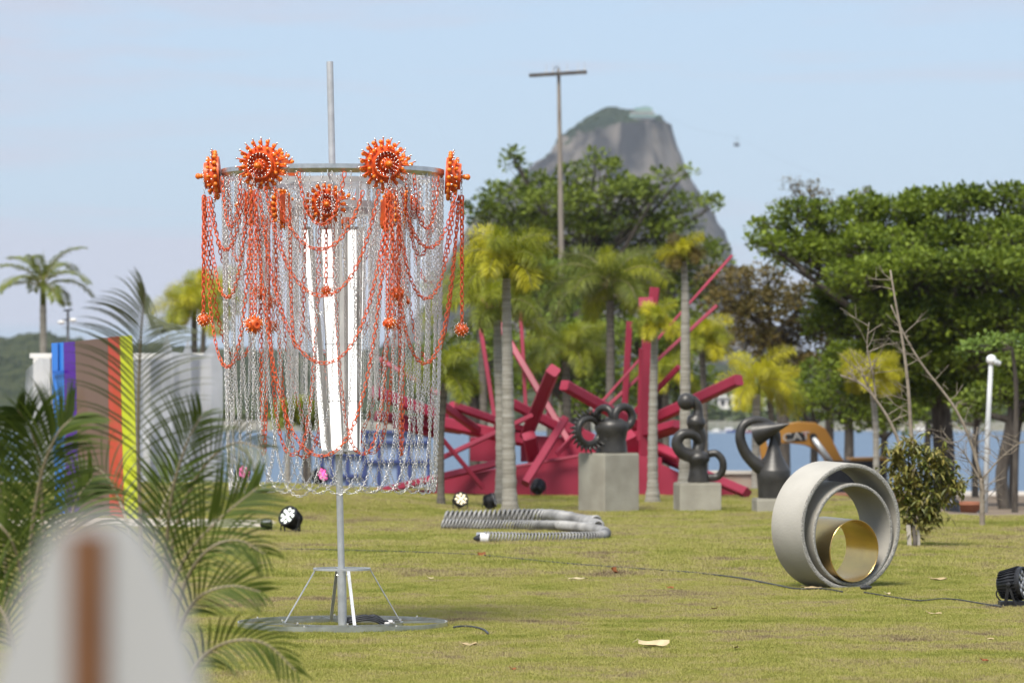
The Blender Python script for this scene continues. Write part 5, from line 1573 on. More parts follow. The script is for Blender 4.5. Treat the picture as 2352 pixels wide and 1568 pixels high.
# ------------------------------------------------------------------ low walls, planter and clutter on the right
def low_wall():
    d = 74.0
    cm = mat('wall_plaster', (0.40, 0.36, 0.30), 0.9, 0, (0.34, 0.20, 0.14), 1.1, 0.2, 20)
    cp = mat('wall_coping', (0.50, 0.46, 0.40), 0.9, 0, (0.56, 0.52, 0.46), 2, 0.2, 20)
    a, b = P(1625, 1175, d), P(1770, 1175, d)
    root = empty('low_wall', a, 'low stained plaster wall behind the bronze figures', 'wall')
    top = P(1700, 1088, d).z
    mb = MB(); mb.box(((a.x + b.x) / 2, d + 0.15, (top + a.z) / 2 - 0.2), (b.x - a.x, 0.3, top - a.z + 0.4)); mb.build('wall', cm, root)
    mb = MB(); mb.box(((a.x + b.x) / 2, d + 0.15, top + 0.03), (b.x - a.x + 0.06, 0.4, 0.06)); mb.build('coping', cp, root)
    d = 70.0
    bm = mat('terracotta_wall', (0.24, 0.11, 0.07), 0.9, 0, (0.32, 0.16, 0.10), 2, 0.3, 15)
    a, b = P(1880, 1185, d), P(2080, 1190, d)
    r2 = empty('low_wall', a, 'low terracotta wall seen through the concrete rings', 'wall')
    top = P(1950, 1138, d).z
    mb = MB(); mb.box(((a.x + b.x) / 2, d + 0.15, (top + a.z) / 2 - 0.3), (b.x - a.x, 0.3, top - a.z + 0.6)); mb.build('wall', bm, r2)
    mb = MB(); mb.box(((a.x + b.x) / 2, d + 0.15, top + 0.025), (b.x - a.x + 0.06, 0.4, 0.05)); mb.build('coping', bm, r2)
low_wall()
def planter(px, y0, y1, hw, d, label, col, cat='planter'):
    s = d / F
    base = P(px, y1, d)
    root = empty('planter', base, label, cat)
    m = mat('terracotta', col, 0.85, 0, tuple(c * 1.3 for c in col), 4, 0.2, 30)
    up = Matrix(((0, 1, 0, 0), (0, 0, 1, 0), (1, 0, 0, 0), (0, 0, 0, 1)))
    H = (y1 - y0) * s
    mb = MB(); mb.lathe([(-0.1, hw * 0.25 * s), (H * 0.1, hw * 0.3 * s), (H * 0.85, hw * 0.95 * s), (H * 0.86, hw * 1.05 * s), (H, hw * 1.05 * s), (H, hw * 0.9 * s), (H * 0.9, hw * 0.88 * s)], Matrix.Translation(base) @ up, 26); mb.build('pot', m, root, True, angle=40)
    mb = MB(); mb.lathe([(H * 0.88, hw * 0.88 * s), (H * 0.9, hw * 0.5 * s), (H * 0.91, 0)], Matrix.Translation(base) @ up, 20); mb.build('soil', M['bark'], root, True)
planter(2220, 1152, 1196, 40, 56.0, 'flared terracotta planter left of the lamp post', (0.30, 0.12, 0.065))
def bags():
    for px, py, w, h, d, lb in ((2188, 1196, 40, 54, 55.0, 'upright black bag on the grass left of the terracotta planter'), (2247, 1196, 22, 24, 57.0, 'small dark rounded bag beside the lamp post foot')):
        s = d / F; base = P(px, py, d)
        root = empty('black_bag', base, lb, 'bag')
        mb = MB(); n = 18
        for i in range(9):
            t = i / 8
            rr = w / 2 * s * (1.0 - 0.55 * max(0, t - 0.35) ** 1.2 - 0.1 * (1 - t)) if i < 8 else 0.02
            for k in range(n):
                a = 2 * math.pi * k / n
                q = 1 + 0.16 * mnoise.noise(Vector((math.cos(a) * 2, math.sin(a) * 2, t * 3 + px)))
                mb.v.append((base.x + rr * q * math.cos(a), base.y + rr * q * 0.8 * math.sin(a), base.z - 0.05 + (h * s + 0.05) * t))
        mb.f = [(i * n + k, i * n + (k + 1) % n, (i + 1) * n + (k + 1) % n, (i + 1) * n + k) for i in range(8) for k in range(n)] + [tuple(range(8 * n, 9 * n))]
        mb.build('sack', mat('black_plastic', (0.015, 0.016, 0.02), 0.35, 0, (0.03, 0.032, 0.04), 6, 0.5, 12), root, True)
        mb = MB(); mb.tube([base + Vector((0, 0, h * s * 0.9)), base + Vector((0.02, 0, h * s * 1.08))], [0.03, 0.045], 8); mb.build('knot', M['cable'], root, True)
bags()
# ------------------------------------------------------------------ broadleaf trees
def leaf_cloud(mb, centre, rad, n, L, flat=1.0, upw=0.5):
    """n pointed leaves scattered in a clump"""
    for _ in range(n):
        v = Vector((random.gauss(0, 1), random.gauss(0, 1), random.gauss(0, 1))).normalized()
        r = rad * random.random() ** 0.5
        p = centre + Vector((v.x * r, v.y * r, v.z * r * flat))
        dr = (v + Vector((random.gauss(0, .4), random.gauss(0, .4), upw * random.uniform(-0.2, 1)))).normalized()
        sd = dr.cross(Vector((random.gauss(0, .6), random.gauss(0, .6), 1))).normalized()
        l = L * random.uniform(0.45, 1.35)
        nrm = sd.cross(dr)
        a, b = p, p + dr * l
        mid = p + dr * l * 0.55 - nrm * l * 0.06
        mb.add([a, mid + sd * l * 0.30, b, mid - sd * l * 0.30], [(0, 1, 2, 3)])

def tree(name, label, d, base_px, trunk, lobes, leafmat, L, clumps, per, group='trees behind the lawn', bark=None, trunk_r=(0.22, 0.1), base_y=None, flat=0.6, crad=None, twig=True):
    """lobes: (px, py, rx px, ry px, depth shift); trunk: list of px points up to the fork"""
    s = d / F
    base = P(base_px, 1100, d)
    base.z = zg(base.x, d) if base_y is None else P(base_px, base_y, d).z
    root = empty(name, base, label, 'tree', group)
    bark = bark or M['bark']
    tp = [base - Vector((0, 0, 0.3))] + [P(x, y, d) for x, y in trunk]
    mb = MB(); path = bez(tp, 14); mb.tube(path, np.linspace(trunk_r[0], trunk_r[1], 14), 12); mb.build('trunk', bark, root, True)
    fork = tp[-1]
    limbs, crown = MB(), MB()
    for (px, py, rx, ry, dd) in lobes:
        c = P(px, py, d + dd)
        st = tp[-1] if random.random() < 0.7 else tp[-2].lerp(tp[-1], 0.5)
        midp = st.lerp(c, 0.5) + Vector((0, 0, -0.1 * (c - st).length * 0.6))
        limb_path = bez([st, midp, c], 9)
        limbs.tube(limb_path, np.linspace(trunk_r[1] * 0.75, 0.025, 9), 7)
        n = max(4, int(1.9 * clumps * (rx * ry) / 2500.0))
        for _ in range(n):
            while True:
                v = Vector((random.uniform(-1, 1), random.uniform(-1, 1), random.uniform(-1, 1)))
                if 0.2 < v.length < 1: break
            v = v.normalized() * (v.length ** 0.45)
            if v.z < -0.25 and random.random() < 0.5: v.z = -v.z
            p = c + Vector((v.x * rx * s, v.y * rx * s * 0.9, v.z * ry * s))
            cr_ = (crad or 1.7 * L) * random.uniform(0.5, 1.3)
            if twig and random.random() < 0.45:
                limbs.tube([limb_path[random.randrange(5, 9)], p], [0.022, 0.008], 4)
            leaf_cloud(crown, p, cr_, max(4, int(1.45 * per * random.uniform(0.6, 1.3))), L, flat)
    limbs.build('limbs', bark, root, True)
    crown.build('crown', leafmat, root)
    return root

def rl(n, x0, x1, y0, y1, rx, ry, dd):
    return [(random.uniform(x0, x1), random.uniform(y0, y1), rx * random.uniform(0.7, 1.3), ry * random.uniform(0.7, 1.3), random.uniform(-dd, dd)) for _ in range(n)]

# central almond tree
lob = [(1172, 352, 14, 6, 0), (1190, 375, 30, 10, 0), (1225, 425, 50, 20, 0), (1160, 445, 60, 22, 1), (1110, 480, 50, 22, 0), (1325, 400, 44, 18, -1), (1395, 385, 40, 18, 0), (1368, 358, 16, 12, 0), (1440, 425, 60, 20, 1),
       (1530, 403, 40, 10, -1), (1578, 396, 22, 7, 0), (1500, 445, 60, 18, 0), (1590, 465, 60, 15, 1), (1645, 470, 25, 14, 0), (1400, 450, 110, 36, 0), (1270, 470, 100, 40, -1), (1170, 520, 90, 40, 1),
       (1300, 540, 120, 44, 0), (1440, 520, 120, 44, 1), (1540, 520, 70, 30, 0), (1600, 590, 70, 40, 0), (1500, 610, 110, 50, 1), (1350, 630, 120, 50, 2), (1220, 620, 90, 50, 1), (1120, 610, 60, 50, 2), (1420, 700, 140, 60, 2), (1280, 720, 120, 60, 2), (1560, 690, 100, 60, 1), (1160, 720, 70, 60, 2)]
tree('almond_tree', 'broad green tree in front of the rock dome, behind the utility pole', 150.0, 1340, [(1335, 950), (1330, 780), (1338, 620)], lob, M['leaf'], 0.22, 22, 15, trunk_r=(0.45, 0.2))
# light green young foliage between
tree('young_tree', 'bright green young tree behind the left palms', 118.0, 1265, [(1262, 900), (1262, 720)], [(1240, 615, 45, 30, 0), (1290, 640, 45, 36, 0), (1230, 660, 50, 34, 0), (1280, 700, 60, 36, 0)], M['leaf_hi'], 0.15, 22, 16, trunk_r=(0.12, 0.06))
# dark understorey behind the magenta sculpture
tree('understorey_tree', 'dark bushy tree behind the middle of the magenta sculpture', 125.0, 1305, [(1305, 960), (1303, 880)], rl(14, 1180, 1420, 780, 925, 60, 40, 2), M['leaf2'], 0.18, 16, 14, trunk_r=(0.28, 0.2))
tree('understorey_tree', 'dark bushy tree behind the magenta column', 128.0, 1520, [(1520, 960), (1518, 880)], rl(14, 1400, 1640, 740, 915, 60, 40, 2), M['leaf2'], 0.18, 16, 14, trunk_r=(0.2, 0.14))
tree('understorey_tree', 'dark bushy tree behind the left end of the magenta sculpture', 128.0, 1090, [(1090, 960), (1090, 880)], rl(9, 1020, 1160, 780, 910, 50, 40, 2), M['leaf2'], 0.18, 14, 14, trunk_r=(0.2, 0.14))
# brownish tree
tree('brown_leaved_tree', 'brownish tree with sparse orange leaves left of the big green tree', 112.0, 1800, [(1798, 960), (1790, 860), (1785, 760)],
     [(1700, 640, 55, 26, 0), (1750, 650, 60, 34, 1), (1680, 700, 60, 40, 0), (1760, 720, 90, 50, 0), (1840, 700, 80, 50, 0), (1720, 790, 80, 50, 0), (1830, 790, 90, 50, 1), (1880, 860, 70, 50, 0), (1790, 850, 60, 40, 1), (1900, 760, 60, 50, 1), (1640, 650, 40, 30, 1)], M['leaf_br'], 0.14, 22, 15, trunk_r=(0.22, 0.1))
# big green tree on the right
lob = [(1780, 520, 50, 18, 0), (1840, 490, 70, 26, 0), (1760, 555, 45, 16, -1), (1830, 570, 80, 30, 0), (1930, 520, 90, 34, 0), (1990, 480, 70, 30, 0), (2060, 490, 80, 34, 0), (2140, 470, 80, 30, 1), (2220, 465, 80, 34, 0), (2310, 460, 80, 34, 0), (2400, 470, 80, 36, 0),
       (1900, 590, 110, 40, 0), (2010, 570, 110, 44, -1), (2120, 550, 120, 44, 0), (2230, 550, 120, 44, 0), (2340, 550, 110, 44, -1), (2440, 570, 90, 44, 0), (1950, 680, 90, 44, 1), (1920, 740, 70, 50, 1), (2060, 660, 110, 50, 1), (2170, 650, 120, 50, 1), (2290, 650, 120, 50, 1), (2400, 660, 100, 50, 0),
       (2000, 770, 100, 50, 2), (2110, 760, 110, 54, 2), (2230, 760, 120, 54, 2), (2340, 760, 110, 54, 2), (2000, 640, 100, 44, -2.5), (2110, 620, 110, 44, -2.5), (2230, 625, 110, 44, -2.5), (2340, 620, 100, 44, -2.5), (2060, 730, 100, 50, -2), (2180, 740, 110, 50, -2), (2300, 730, 110, 50, -2), (2100, 830, 90, 40, -1.5), (2230, 830, 90, 36, -1.5), (1960, 830, 70, 40, -1), (2080, 905, 60, 34, -1), (2150, 890, 60, 36, -1), (2235, 905, 50, 30, -1), (2010, 890, 60, 36, -0.5), (1960, 900, 50, 36, 0), (2050, 840, 90, 40, 2), (2240, 850, 100, 40, 2), (2360, 850, 100, 44, 2), (2440, 780, 80, 60, 1)]
tree('almond_tree', 'huge green tree with a thick dark trunk filling the right', 88.0, 2168, [(2168, 1040), (2160, 930), (2150, 800)], lob, M['leaf2'], 0.135, 27, 17, trunk_r=(0.27, 0.20))
tree('thin_crowned_tree', 'thin brownish crown poking above the big green tree', 120.0, 1905, [(1905, 800), (1900, 600), (1890, 500)], [(1815, 425, 30, 18, 0), (1860, 440, 36, 24, 0), (1800, 470, 30, 16, 0), (1880, 460, 30, 24, 0), (1940, 470, 36, 20, 0), (1990, 450, 30, 18, 0), (1840, 480, 40, 16, 1)], M['leaf_br'], 0.10, 26, 9, trunk_r=(0.15, 0.05))
tree('almond_tree', 'green tree with a slim dark trunk behind the excavator', 100.0, 1950, [(1950, 1060), (1950, 980), (1945, 920)], [(1880, 930, 60, 30, 0), (1950, 900, 80, 40, 0), (2030, 920, 80, 40, 0), (1990, 965, 70, 26, 0), (2080, 960, 60, 30, 0), (1900, 870, 70, 40, 1), (2060, 860, 80, 44, 1), (2120, 910, 50, 40, 1), (1850, 900, 40, 30, 1)], M['leaf2'], 0.14, 20, 15, trunk_r=(0.15, 0.10))
tree('twin_stem_tree', 'tree with leaning dark stems at the right edge', 76.0, 2318, [(2300, 1100), (2318, 1000), (2330, 930)], [(2290, 905, 60, 26, 0), (2350, 880, 70, 40, 0), (2230, 930, 40, 22, 0), (2420, 900, 70, 50, 0), (2340, 840, 70, 30, 0)], M['leaf'], 0.12, 24, 14, trunk_r=(0.13, 0.12), base_y=1196)
tree('twin_stem_tree', 'straighter dark-stemmed tree at the very right edge', 77.0, 2326, [(2328, 1100), (2332, 1010), (2345, 930)], [(2390, 890, 60, 40, 0), (2440, 930, 50, 40, 0), (2390, 960, 34, 24, 0)], M['leaf'], 0.12, 20, 14, trunk_r=(0.10, 0.09), base_y=1198)
tree('young_tree', 'pale green flat-topped young tree above the lamp globe', 66.0, 2330, [(2332, 1080), (2334, 900), (2325, 800)], [(2250, 795, 46, 10, 0), (2300, 785, 46, 12, 0), (2220, 805, 22, 10, 0), (2345, 795, 30, 14, 0)], M['leaf_hi'], 0.09, 40, 14, trunk_r=(0.06, 0.03), base_y=1190)
for i, (px, lb) in enumerate(((2385, 'dark tree trunk cut by the right edge of the picture'),)):
    tree('twin_stem_tree', lb, 80.0, px, [(2378, 1100), (2372, 1000), (2390, 900)], [(2430, 860, 60, 40, 0)], M['leaf'], 0.12, 20, 14, trunk_r=(0.14, 0.1), base_y=1185)
tree('bush_tree', 'yellow-green bush beyond the water-side lawn, seen through the chains', 105.0, 700, [(700, 1040), (700, 980)], [(690, 930, 34, 22, 0), (720, 945, 30, 20, 0), (665, 950, 30, 16, 0)], M['frond'], 0.11, 30, 14, trunk_r=(0.08, 0.06))

for k, (px, lb) in enumerate(((1870, 'dark low tree across the path behind the excavator boom'), (2030, 'dark low tree behind the slender yellow palm'), (2130, 'dark low tree left of the thick dark trunk'), (2240, 'dark low tree behind the lamp post'), (2390, 'dark low tree at the right edge behind the leaning stems'))):
    tree('understorey_tree', lb, 118.0 + 3 * k, px, [(px, 1040), (px + 2, 975)], rl(7, px - 60, px + 60, 870, 965, 46, 26, 2), M['leaf2'], 0.16, 18, 13, trunk_r=(0.13, 0.1))

# ------------------------------------------------------------------ bush with stakes, and leafless saplings
def staked_shrub():
    d = 41.0; s = d / F
    base = G(2102, 1258)
    root = empty('staked_shrub', base, 'red-tinged leafy shrub tied to pale stakes right of the rings', 'shrub')
    mb = MB()
    for x1, y1, r in ((2098, 1090, 0.026), (2130, 1080, 0.018), (2075, 1070, 0.016), (2150, 1110, 0.014)):
        mb.tube(bez([base - Vector((0, 0, 0.05)), P(2100, 1180, d), P(x1, y1, d)], 10), np.linspace(r, 0.006, 10), 7)
    mb.build('stems', M['bark'], root, True)
    for x0, x1 in ((2090, 2086), (2110, 2106)):
        mb = MB(); mb.beam(P(x0, 1258, d - 0.06) - Vector((0, 0, 0.05)), P(x1, 1205, d - 0.06), 0.045, 0.03); mb.build('stake', mat('pale_stake', (0.42, 0.38, 0.32), 0.8, 0, (0.52, 0.47, 0.40), 6), root)
    crown = MB()
    blobs = [(2060, 1040, 34, 26), (2100, 1030, 36, 30), (2145, 1050, 34, 30), (2175, 1075, 26, 26), (2080, 1085, 46, 34), (2130, 1100, 50, 36), (2175, 1120, 34, 30), (2070, 1130, 34, 34), (2110, 1150, 40, 30), (2150, 1160, 34, 26), (2195, 1110, 18, 22), (2140, 1195, 14, 22), (2085, 1175, 20, 22), (2100, 1205, 20, 22), (2125, 1180, 22, 22)]
    for px, py, rx, ry in blobs:
        for _ in range(int(rx * ry / 30)):
            v = Vector((random.gauss(0, .5), random.gauss(0, .5), random.gauss(0, .5)))
            p = P(px, py, d) + Vector((v.x * rx * s, v.y * rx * s, v.z * ry * s))
            for q in range(7):
                a = random.uniform(0, 6.283)
                dr = Vector((math.cos(a), math.sin(a), random.uniform(-1.3, 0.7))).normalized()
                sd = dr.cross(Vector((0, 0, 1))).normalized() * 0.016; L = random.uniform(0.07, 0.13)
                m_ = p + dr * L * 0.5 + Vector((0, 0, 0.01))
                crown.add([p, m_ + sd, p + dr * L - Vector((0, 0, 0.015)), m_ - sd], [(0, 1, 2, 3)])
    crown.build('foliage', M['leaf_red'], root)
staked_shrub()

def bare_tree(name, label, d, base, stems, seed):
    random.seed(seed)
    root = empty(name, base, label, 'tree', 'leafless saplings')
    mb = MB()
    for pts, r0, r1 in stems:
        path = bez([P(x, y, d) if not isinstance(x, Vector) else x for x, y in pts], 22)
        mb.tube(path, np.linspace(r0, r1, 22), 8)
        tw = MB()
        for k in range(13):
            i = random.randrange(6, 21)
            p = path[i]; a = random.uniform(0, 6.283)
            dr = Vector((math.cos(a), 0.5 * math.sin(a), random.uniform(0.2, 1.0))).normalized()
            L = random.uniform(0.12, 0.42)
            m_ = p + dr * L * 0.5 + Vector((random.gauss(0, .02), 0, random.gauss(0, .02)))
            e = p + dr * L + Vector((random.gauss(0, .05), random.gauss(0, .05), random.gauss(0, .05)))
            tw.tube([p, m_, e], [0.006, 0.004, 0.002], 5)
            for q in range(2):
                e2 = m_ + (dr + Vector((random.gauss(0, .5), random.gauss(0, .5), random.gauss(0, .4)))).normalized() * L * 0.5
                tw.tube([m_, e2], [0.0035, 0.0015], 4)
        tag(tw.build('twigs', M['bark_lt'], root), kind='stuff')
    mb.build('trunk', M['bark_lt'], root, True)
b = P(2108, 1232, 44.0); b.z = 0
bare_tree('bare_sapling', 'tall leafless sapling rising out of the red-tinged shrub', 44.0, b,
          [([(2108, 1245), (2100, 1100), (2092, 980), (2085, 880), (2074, 790), (2058, 700), (2045, 620)], 0.030, 0.010)], 3)
b = P(2060, 1240, 45.0); b.z = 0
bare_tree('bare_sapling', 'forked leafless sapling in front of the right yellow palm', 45.0, b,
          [([(2090, 1235), (2075, 1060), (2050, 980), (2012, 918), (1975, 880), (1930, 862)], 0.026, 0.008), ([(2012, 918), (2005, 860), (1992, 800), (1996, 740)], 0.014, 0.005), ([(2012, 918), (1985, 870), (1978, 840)], 0.012, 0.005)], 5)
b = P(2252, 1206, 47.0); b.z = zg(b.x, 47.0)
bare_tree('bare_sapling', 'low leafless sapling with wide thin branches beside the lamp post', 47.0, b,
          [([(2256, 1215), (2256, 1130), (2254, 1098)], 0.034, 0.028), ([(2254, 1100), (2228, 1010), (2190, 932), (2120, 840), (2078, 770), (2046, 700)], 0.022, 0.009), ([(2254, 1100), (2240, 1030), (2245, 980)], 0.014, 0.005), ([(2256, 1100), (2300, 1050), (2350, 1010)], 0.012, 0.004), ([(2254, 1105), (2210, 1035), (2175, 1015)], 0.012, 0.004)], 9)
random.seed(21)

# ------------------------------------------------------------------ palms
def frond_mesh(mb_leaf, mb_st, start, az, el0, el1, L, leaf, plume, n=46, sd0=0.9):
    """arched stalk with leaflets; plume 0 = flat feather, 1 = bottle brush"""
    dr = Vector((math.cos(az), math.sin(az), 0))
    pts, p = [Vector(start)], Vector(start)
    seg = 18
    for i in range(seg):
        t = (i + 0.5) / seg
        el = el0 + (el1 - el0) * t ** 1.15
        p = p + (dr * math.cos(el) + Vector((0, 0, math.sin(el)))) * (L / seg)
        pts.append(p.copy())
    mb_st.tube(pts, np.linspace(0.016, 0.004, seg + 1) * (L / 1.2), 5)
    side = Vector((-dr.y, dr.x, 0))
    for i in range(n):
        t = 0.14 + 0.86 * (i + random.random() * 0.6) / n
        k = min(int(t * seg), seg - 1); f = t * seg - k
        q = pts[k].lerp(pts[k + 1], min(f, 1)); T = (pts[k + 1] - pts[k]).normalized()
        N = side.cross(T) * -1
        if N.z < 0: N = -N
        ll = leaf * (1.2 if plume > 0.3 else 1.0) * random.uniform(0.75, 1.15) * (0.55 + 0.45 * math.sin(math.pi * min(1, t * 0.9 + 0.12))) * (1 if t < 0.85 else 1.2 - 1.0 * (t - 0.65))
        cnt = 2 if plume < 0.3 else 6
        for c in range(cnt):
            if plume < 0.3:
                s_ = 1 if c == 0 else -1
                v = (side * s_ * 0.9 + T * 0.62 + N * random.uniform(-0.1, 0.35)).normalized()
            else:
                a = 2 * math.pi * (c + random.random()) / cnt
                v = (side * math.cos(a) + N * math.sin(a) * 0.9 + T * random.uniform(0.35, 0.8)).normalized()
            w = N.cross(v)
            w = w.normalized() * (0.0042 if plume > 0.3 else 0.008) * (leaf / 0.2) if w.length > 1e-3 else side * 0.01
            m_ = q + v * ll * 0.55; e = q + v * ll - Vector((0, 0, ll * 0.22))
            mb_leaf.add([q, m_ + w, e, m_ - w], [(0, 1, 2, 3)])

def palm(name, label, d, base_px, base_py, trunk, crown_px, L, leaf, fm, n=13, plume=1.0, trunk_m=None, r=(0.1, 0.075), spear=True, shaft=0.35, spread=(1.25, -0.9), dens=80, azs=None, group='palms around the lawn'):
    base = P(base_px, base_py, d)
    root = empty(name, base, label, 'palm tree', group)
    pts = [base - Vector((0, 0, 0.15))] + [P(x, y, d) for x, y in trunk] + [P(crown_px[0], crown_px[1], d)]
    path = bez(pts, 60)
    rad = []
    for i in range(60):
        t = i / 59
        rr = r[0] + (r[1] - r[0]) * t + (0.035 * max(0, 1 - t * 9))
        rr *= 1.09 if i % 3 == 0 else 1.0
        rad.append(rr)
    mb = MB(); mb.tube(path, rad, 14); mb.build('trunk', trunk_m or M['palm_trunk'], root, True, angle=50)
    top = pts[-1]
    dirn = (path[-1] - path[-4]).normalized()
    mb = MB(); mb.tube([top, top + dirn * shaft * 0.5, top + dirn * shaft], [r[1] * 0.95, r[1] * 0.9, r[1] * 0.4], 10); mb.build('crownshaft', M['frond_g'], root, True)
    h = top + dirn * shaft * 0.7
    for k in range(n):
        az = 2.39996 * k + random.uniform(-0.3, 0.3)
        if azs: az = azs[k % len(azs)] + random.uniform(-0.25, 0.25)
        t = k / max(1, n - 1)
        el0 = spread[0] - (spread[0] - 0.25) * t
        el1 = el0 - (1.5 + 0.6 * t) + random.uniform(-0.2, 0.2)
        lf, st = MB(), MB()
        frond_mesh(lf, st, h - dirn * 0.1 * t, az, el0, max(el1, spread[1] - 0.5), L * random.uniform(0.85, 1.1), leaf, plume, dens)
        fo = lf.build('frond', fm if not isinstance(fm, (list, tuple)) else fm[k % len(fm)], root)
        st.build('frond_stalk', M['rachis'], fo)
    if spear:
        mb = MB(); mb.tube([h, h + dirn * L * 0.55 + Vector((0.02, 0, 0))], [0.022, 0.005], 6); mb.build('spear_leaf', M['frond_g'], root)

FX = 'foxtail_palm'
palm('royal_palm', 'tall slim palm at the far left with feathery green crown', 120.0, 100, 1118, [(100, 900)], (99, 700), 1.95, 0.42, M['frond_g'], 12, 0.0, M['palm_trunk'], (0.13, 0.10), shaft=0.9, spread=(1.35, -0.5), dens=90)
palm(FX, 'yellow palm left of the chandelier, front one of two', 95.0, 447, 1122, [(447, 900)], (446, 735), 1.25, 0.32, [M['frond_y'], M['frond']], 11, 1, M['palm_trunk_dk'], (0.08, 0.07))
palm(FX, 'yellow palm half behind the left edge of the chain curtain', 97.0, 464, 1122, [(463, 900)], (470, 700), 1.2, 0.32, [M['frond_y'], M['frond']], 11, 1, M['palm_trunk_dk'], (0.07, 0.06))
palm(FX, 'tall palm with the thick twin-looking trunk right of the chandelier, front stem', 54.0, 1172, 1172, [(1168, 1000), (1165, 800)], (1163, 640), 0.92, 0.24, [M['frond'], M['frond_y'], M['frond']], 13, 1, M['palm_trunk'], (0.105, 0.055), shaft=0.35)
palm(FX, 'palm stem close behind the tall front palm, slightly left of it', 57.5, 1152, 1145, [(1150, 950), (1144, 830)], (1142, 735), 0.85, 0.24, [M['frond'], M['frond_g']], 10, 1, M['palm_trunk'], (0.085, 0.055), shaft=0.3)
palm(FX, 'slim dark-stemmed palm right beside the chain curtain', 56.0, 1013, 1158, [(1012, 1000)], (1022, 880), 0.68, 0.2, [M['frond'], M['frond_g']], 11, 1, M['palm_trunk_dk'], (0.055, 0.05), shaft=0.25)
palm(FX, 'palm with a small yellow tuft in front of the magenta column', 58.5, 1499, 1130, [(1500, 950)], (1504, 752), 0.46, 0.16, [M['frond'], M['frond_y']], 8, 1, M['palm_trunk'], (0.085, 0.05), shaft=0.15, spread=(1.4, -0.6))
palm(FX, 'tall bare-looking palm with a small browned crown right of the magenta column', 60.5, 1574, 1122, [(1574, 900), (1574, 700)], (1571, 600), 0.45, 0.17, [M['frond_y'], M['leaf_br']], 8, 1, M['palm_trunk'], (0.10, 0.045), shaft=0.2, spread=(1.4, -0.4))
palm(FX, 'large dark green palm behind the magenta sculpture', 84.0, 1402, 1120, [(1402, 900)], (1402, 690), 1.65, 0.34, [M['frond_g'], M['frond_g'], M['frond']], 15, 1, M['palm_trunk_dk'], (0.11, 0.08), shaft=0.5)
palm(FX, 'olive palm left of the large dark green one', 88.0, 1300, 1122, [(1302, 980)], (1300, 830), 1.3, 0.32, [M['frond'], M['frond_g']], 13, 1, M['palm_trunk_dk'], (0.11, 0.09), shaft=0.4)
palm(FX, 'olive palm partly behind the tall front palm', 86.0, 1112, 1122, [(1110, 900)], (1098, 700), 1.5, 0.34, [M['frond'], M['frond_g']], 13, 1, M['palm_trunk_dk'], (0.09, 0.07), shaft=0.4)
palm(FX, 'yellow palm behind the bare-looking tall palm', 82.0, 1618, 1120, [(1618, 950)], (1612, 800), 0.85, 0.26, [M['frond_y'], M['frond']], 12, 1, M['palm_trunk_dk'], (0.08, 0.06), shaft=0.3)
palm(FX, 'small yellow-green palm low behind the magenta column', 80.0, 1530, 1120, [(1530, 980)], (1528, 880), 0.8, 0.24, [M['frond'], M['frond_y']], 10, 1, M['palm_trunk_dk'], (0.07, 0.06), shaft=0.25)
palm(FX, 'bright yellow palm with drooping fronds above the looped bronze figure', 72.0, 1735, 1130, [(1736, 1000)], (1738, 905), 0.95, 0.25, [M['frond_y']], 9, 1, M['palm_trunk'], (0.075, 0.07), shaft=0.3, spread=(1.35, -1.6))
palm(FX, 'second stem of the bright yellow palm pair', 74.0, 1775, 1130, [(1774, 1000)], (1768, 915), 0.85, 0.24, [M['frond_y'], M['frond']], 9, 1, M['palm_trunk_dk'], (0.06, 0.055), shaft=0.3, spread=(1.2, -1.4))
palm(FX, 'slender yellow palm behind the leafless saplings', 70.0, 2012, 1160, [(2012, 1000)], (2003, 880), 0.68, 0.22, [M['frond_y']], 11, 1, M['palm_trunk'], (0.06, 0.05), shaft=0.3, spread=(1.2, -1.2))
palm(FX, 'thin palm stem seen through the left half of the chain curtain', 92.0, 661, 1124, [(661, 1040)], (663, 960), 0.55, 0.22, [M['frond']], 8, 1, M['palm_trunk'], (0.075, 0.07), shaft=0.2)
palm(FX, 'thinner dark palm stem seen through the middle of the chain curtain', 92.0, 711, 1124, [(711, 1040)], (712, 965), 0.5, 0.22, [M['frond_g']], 7, 1, M['palm_trunk_dk'], (0.05, 0.045), shaft=0.2)

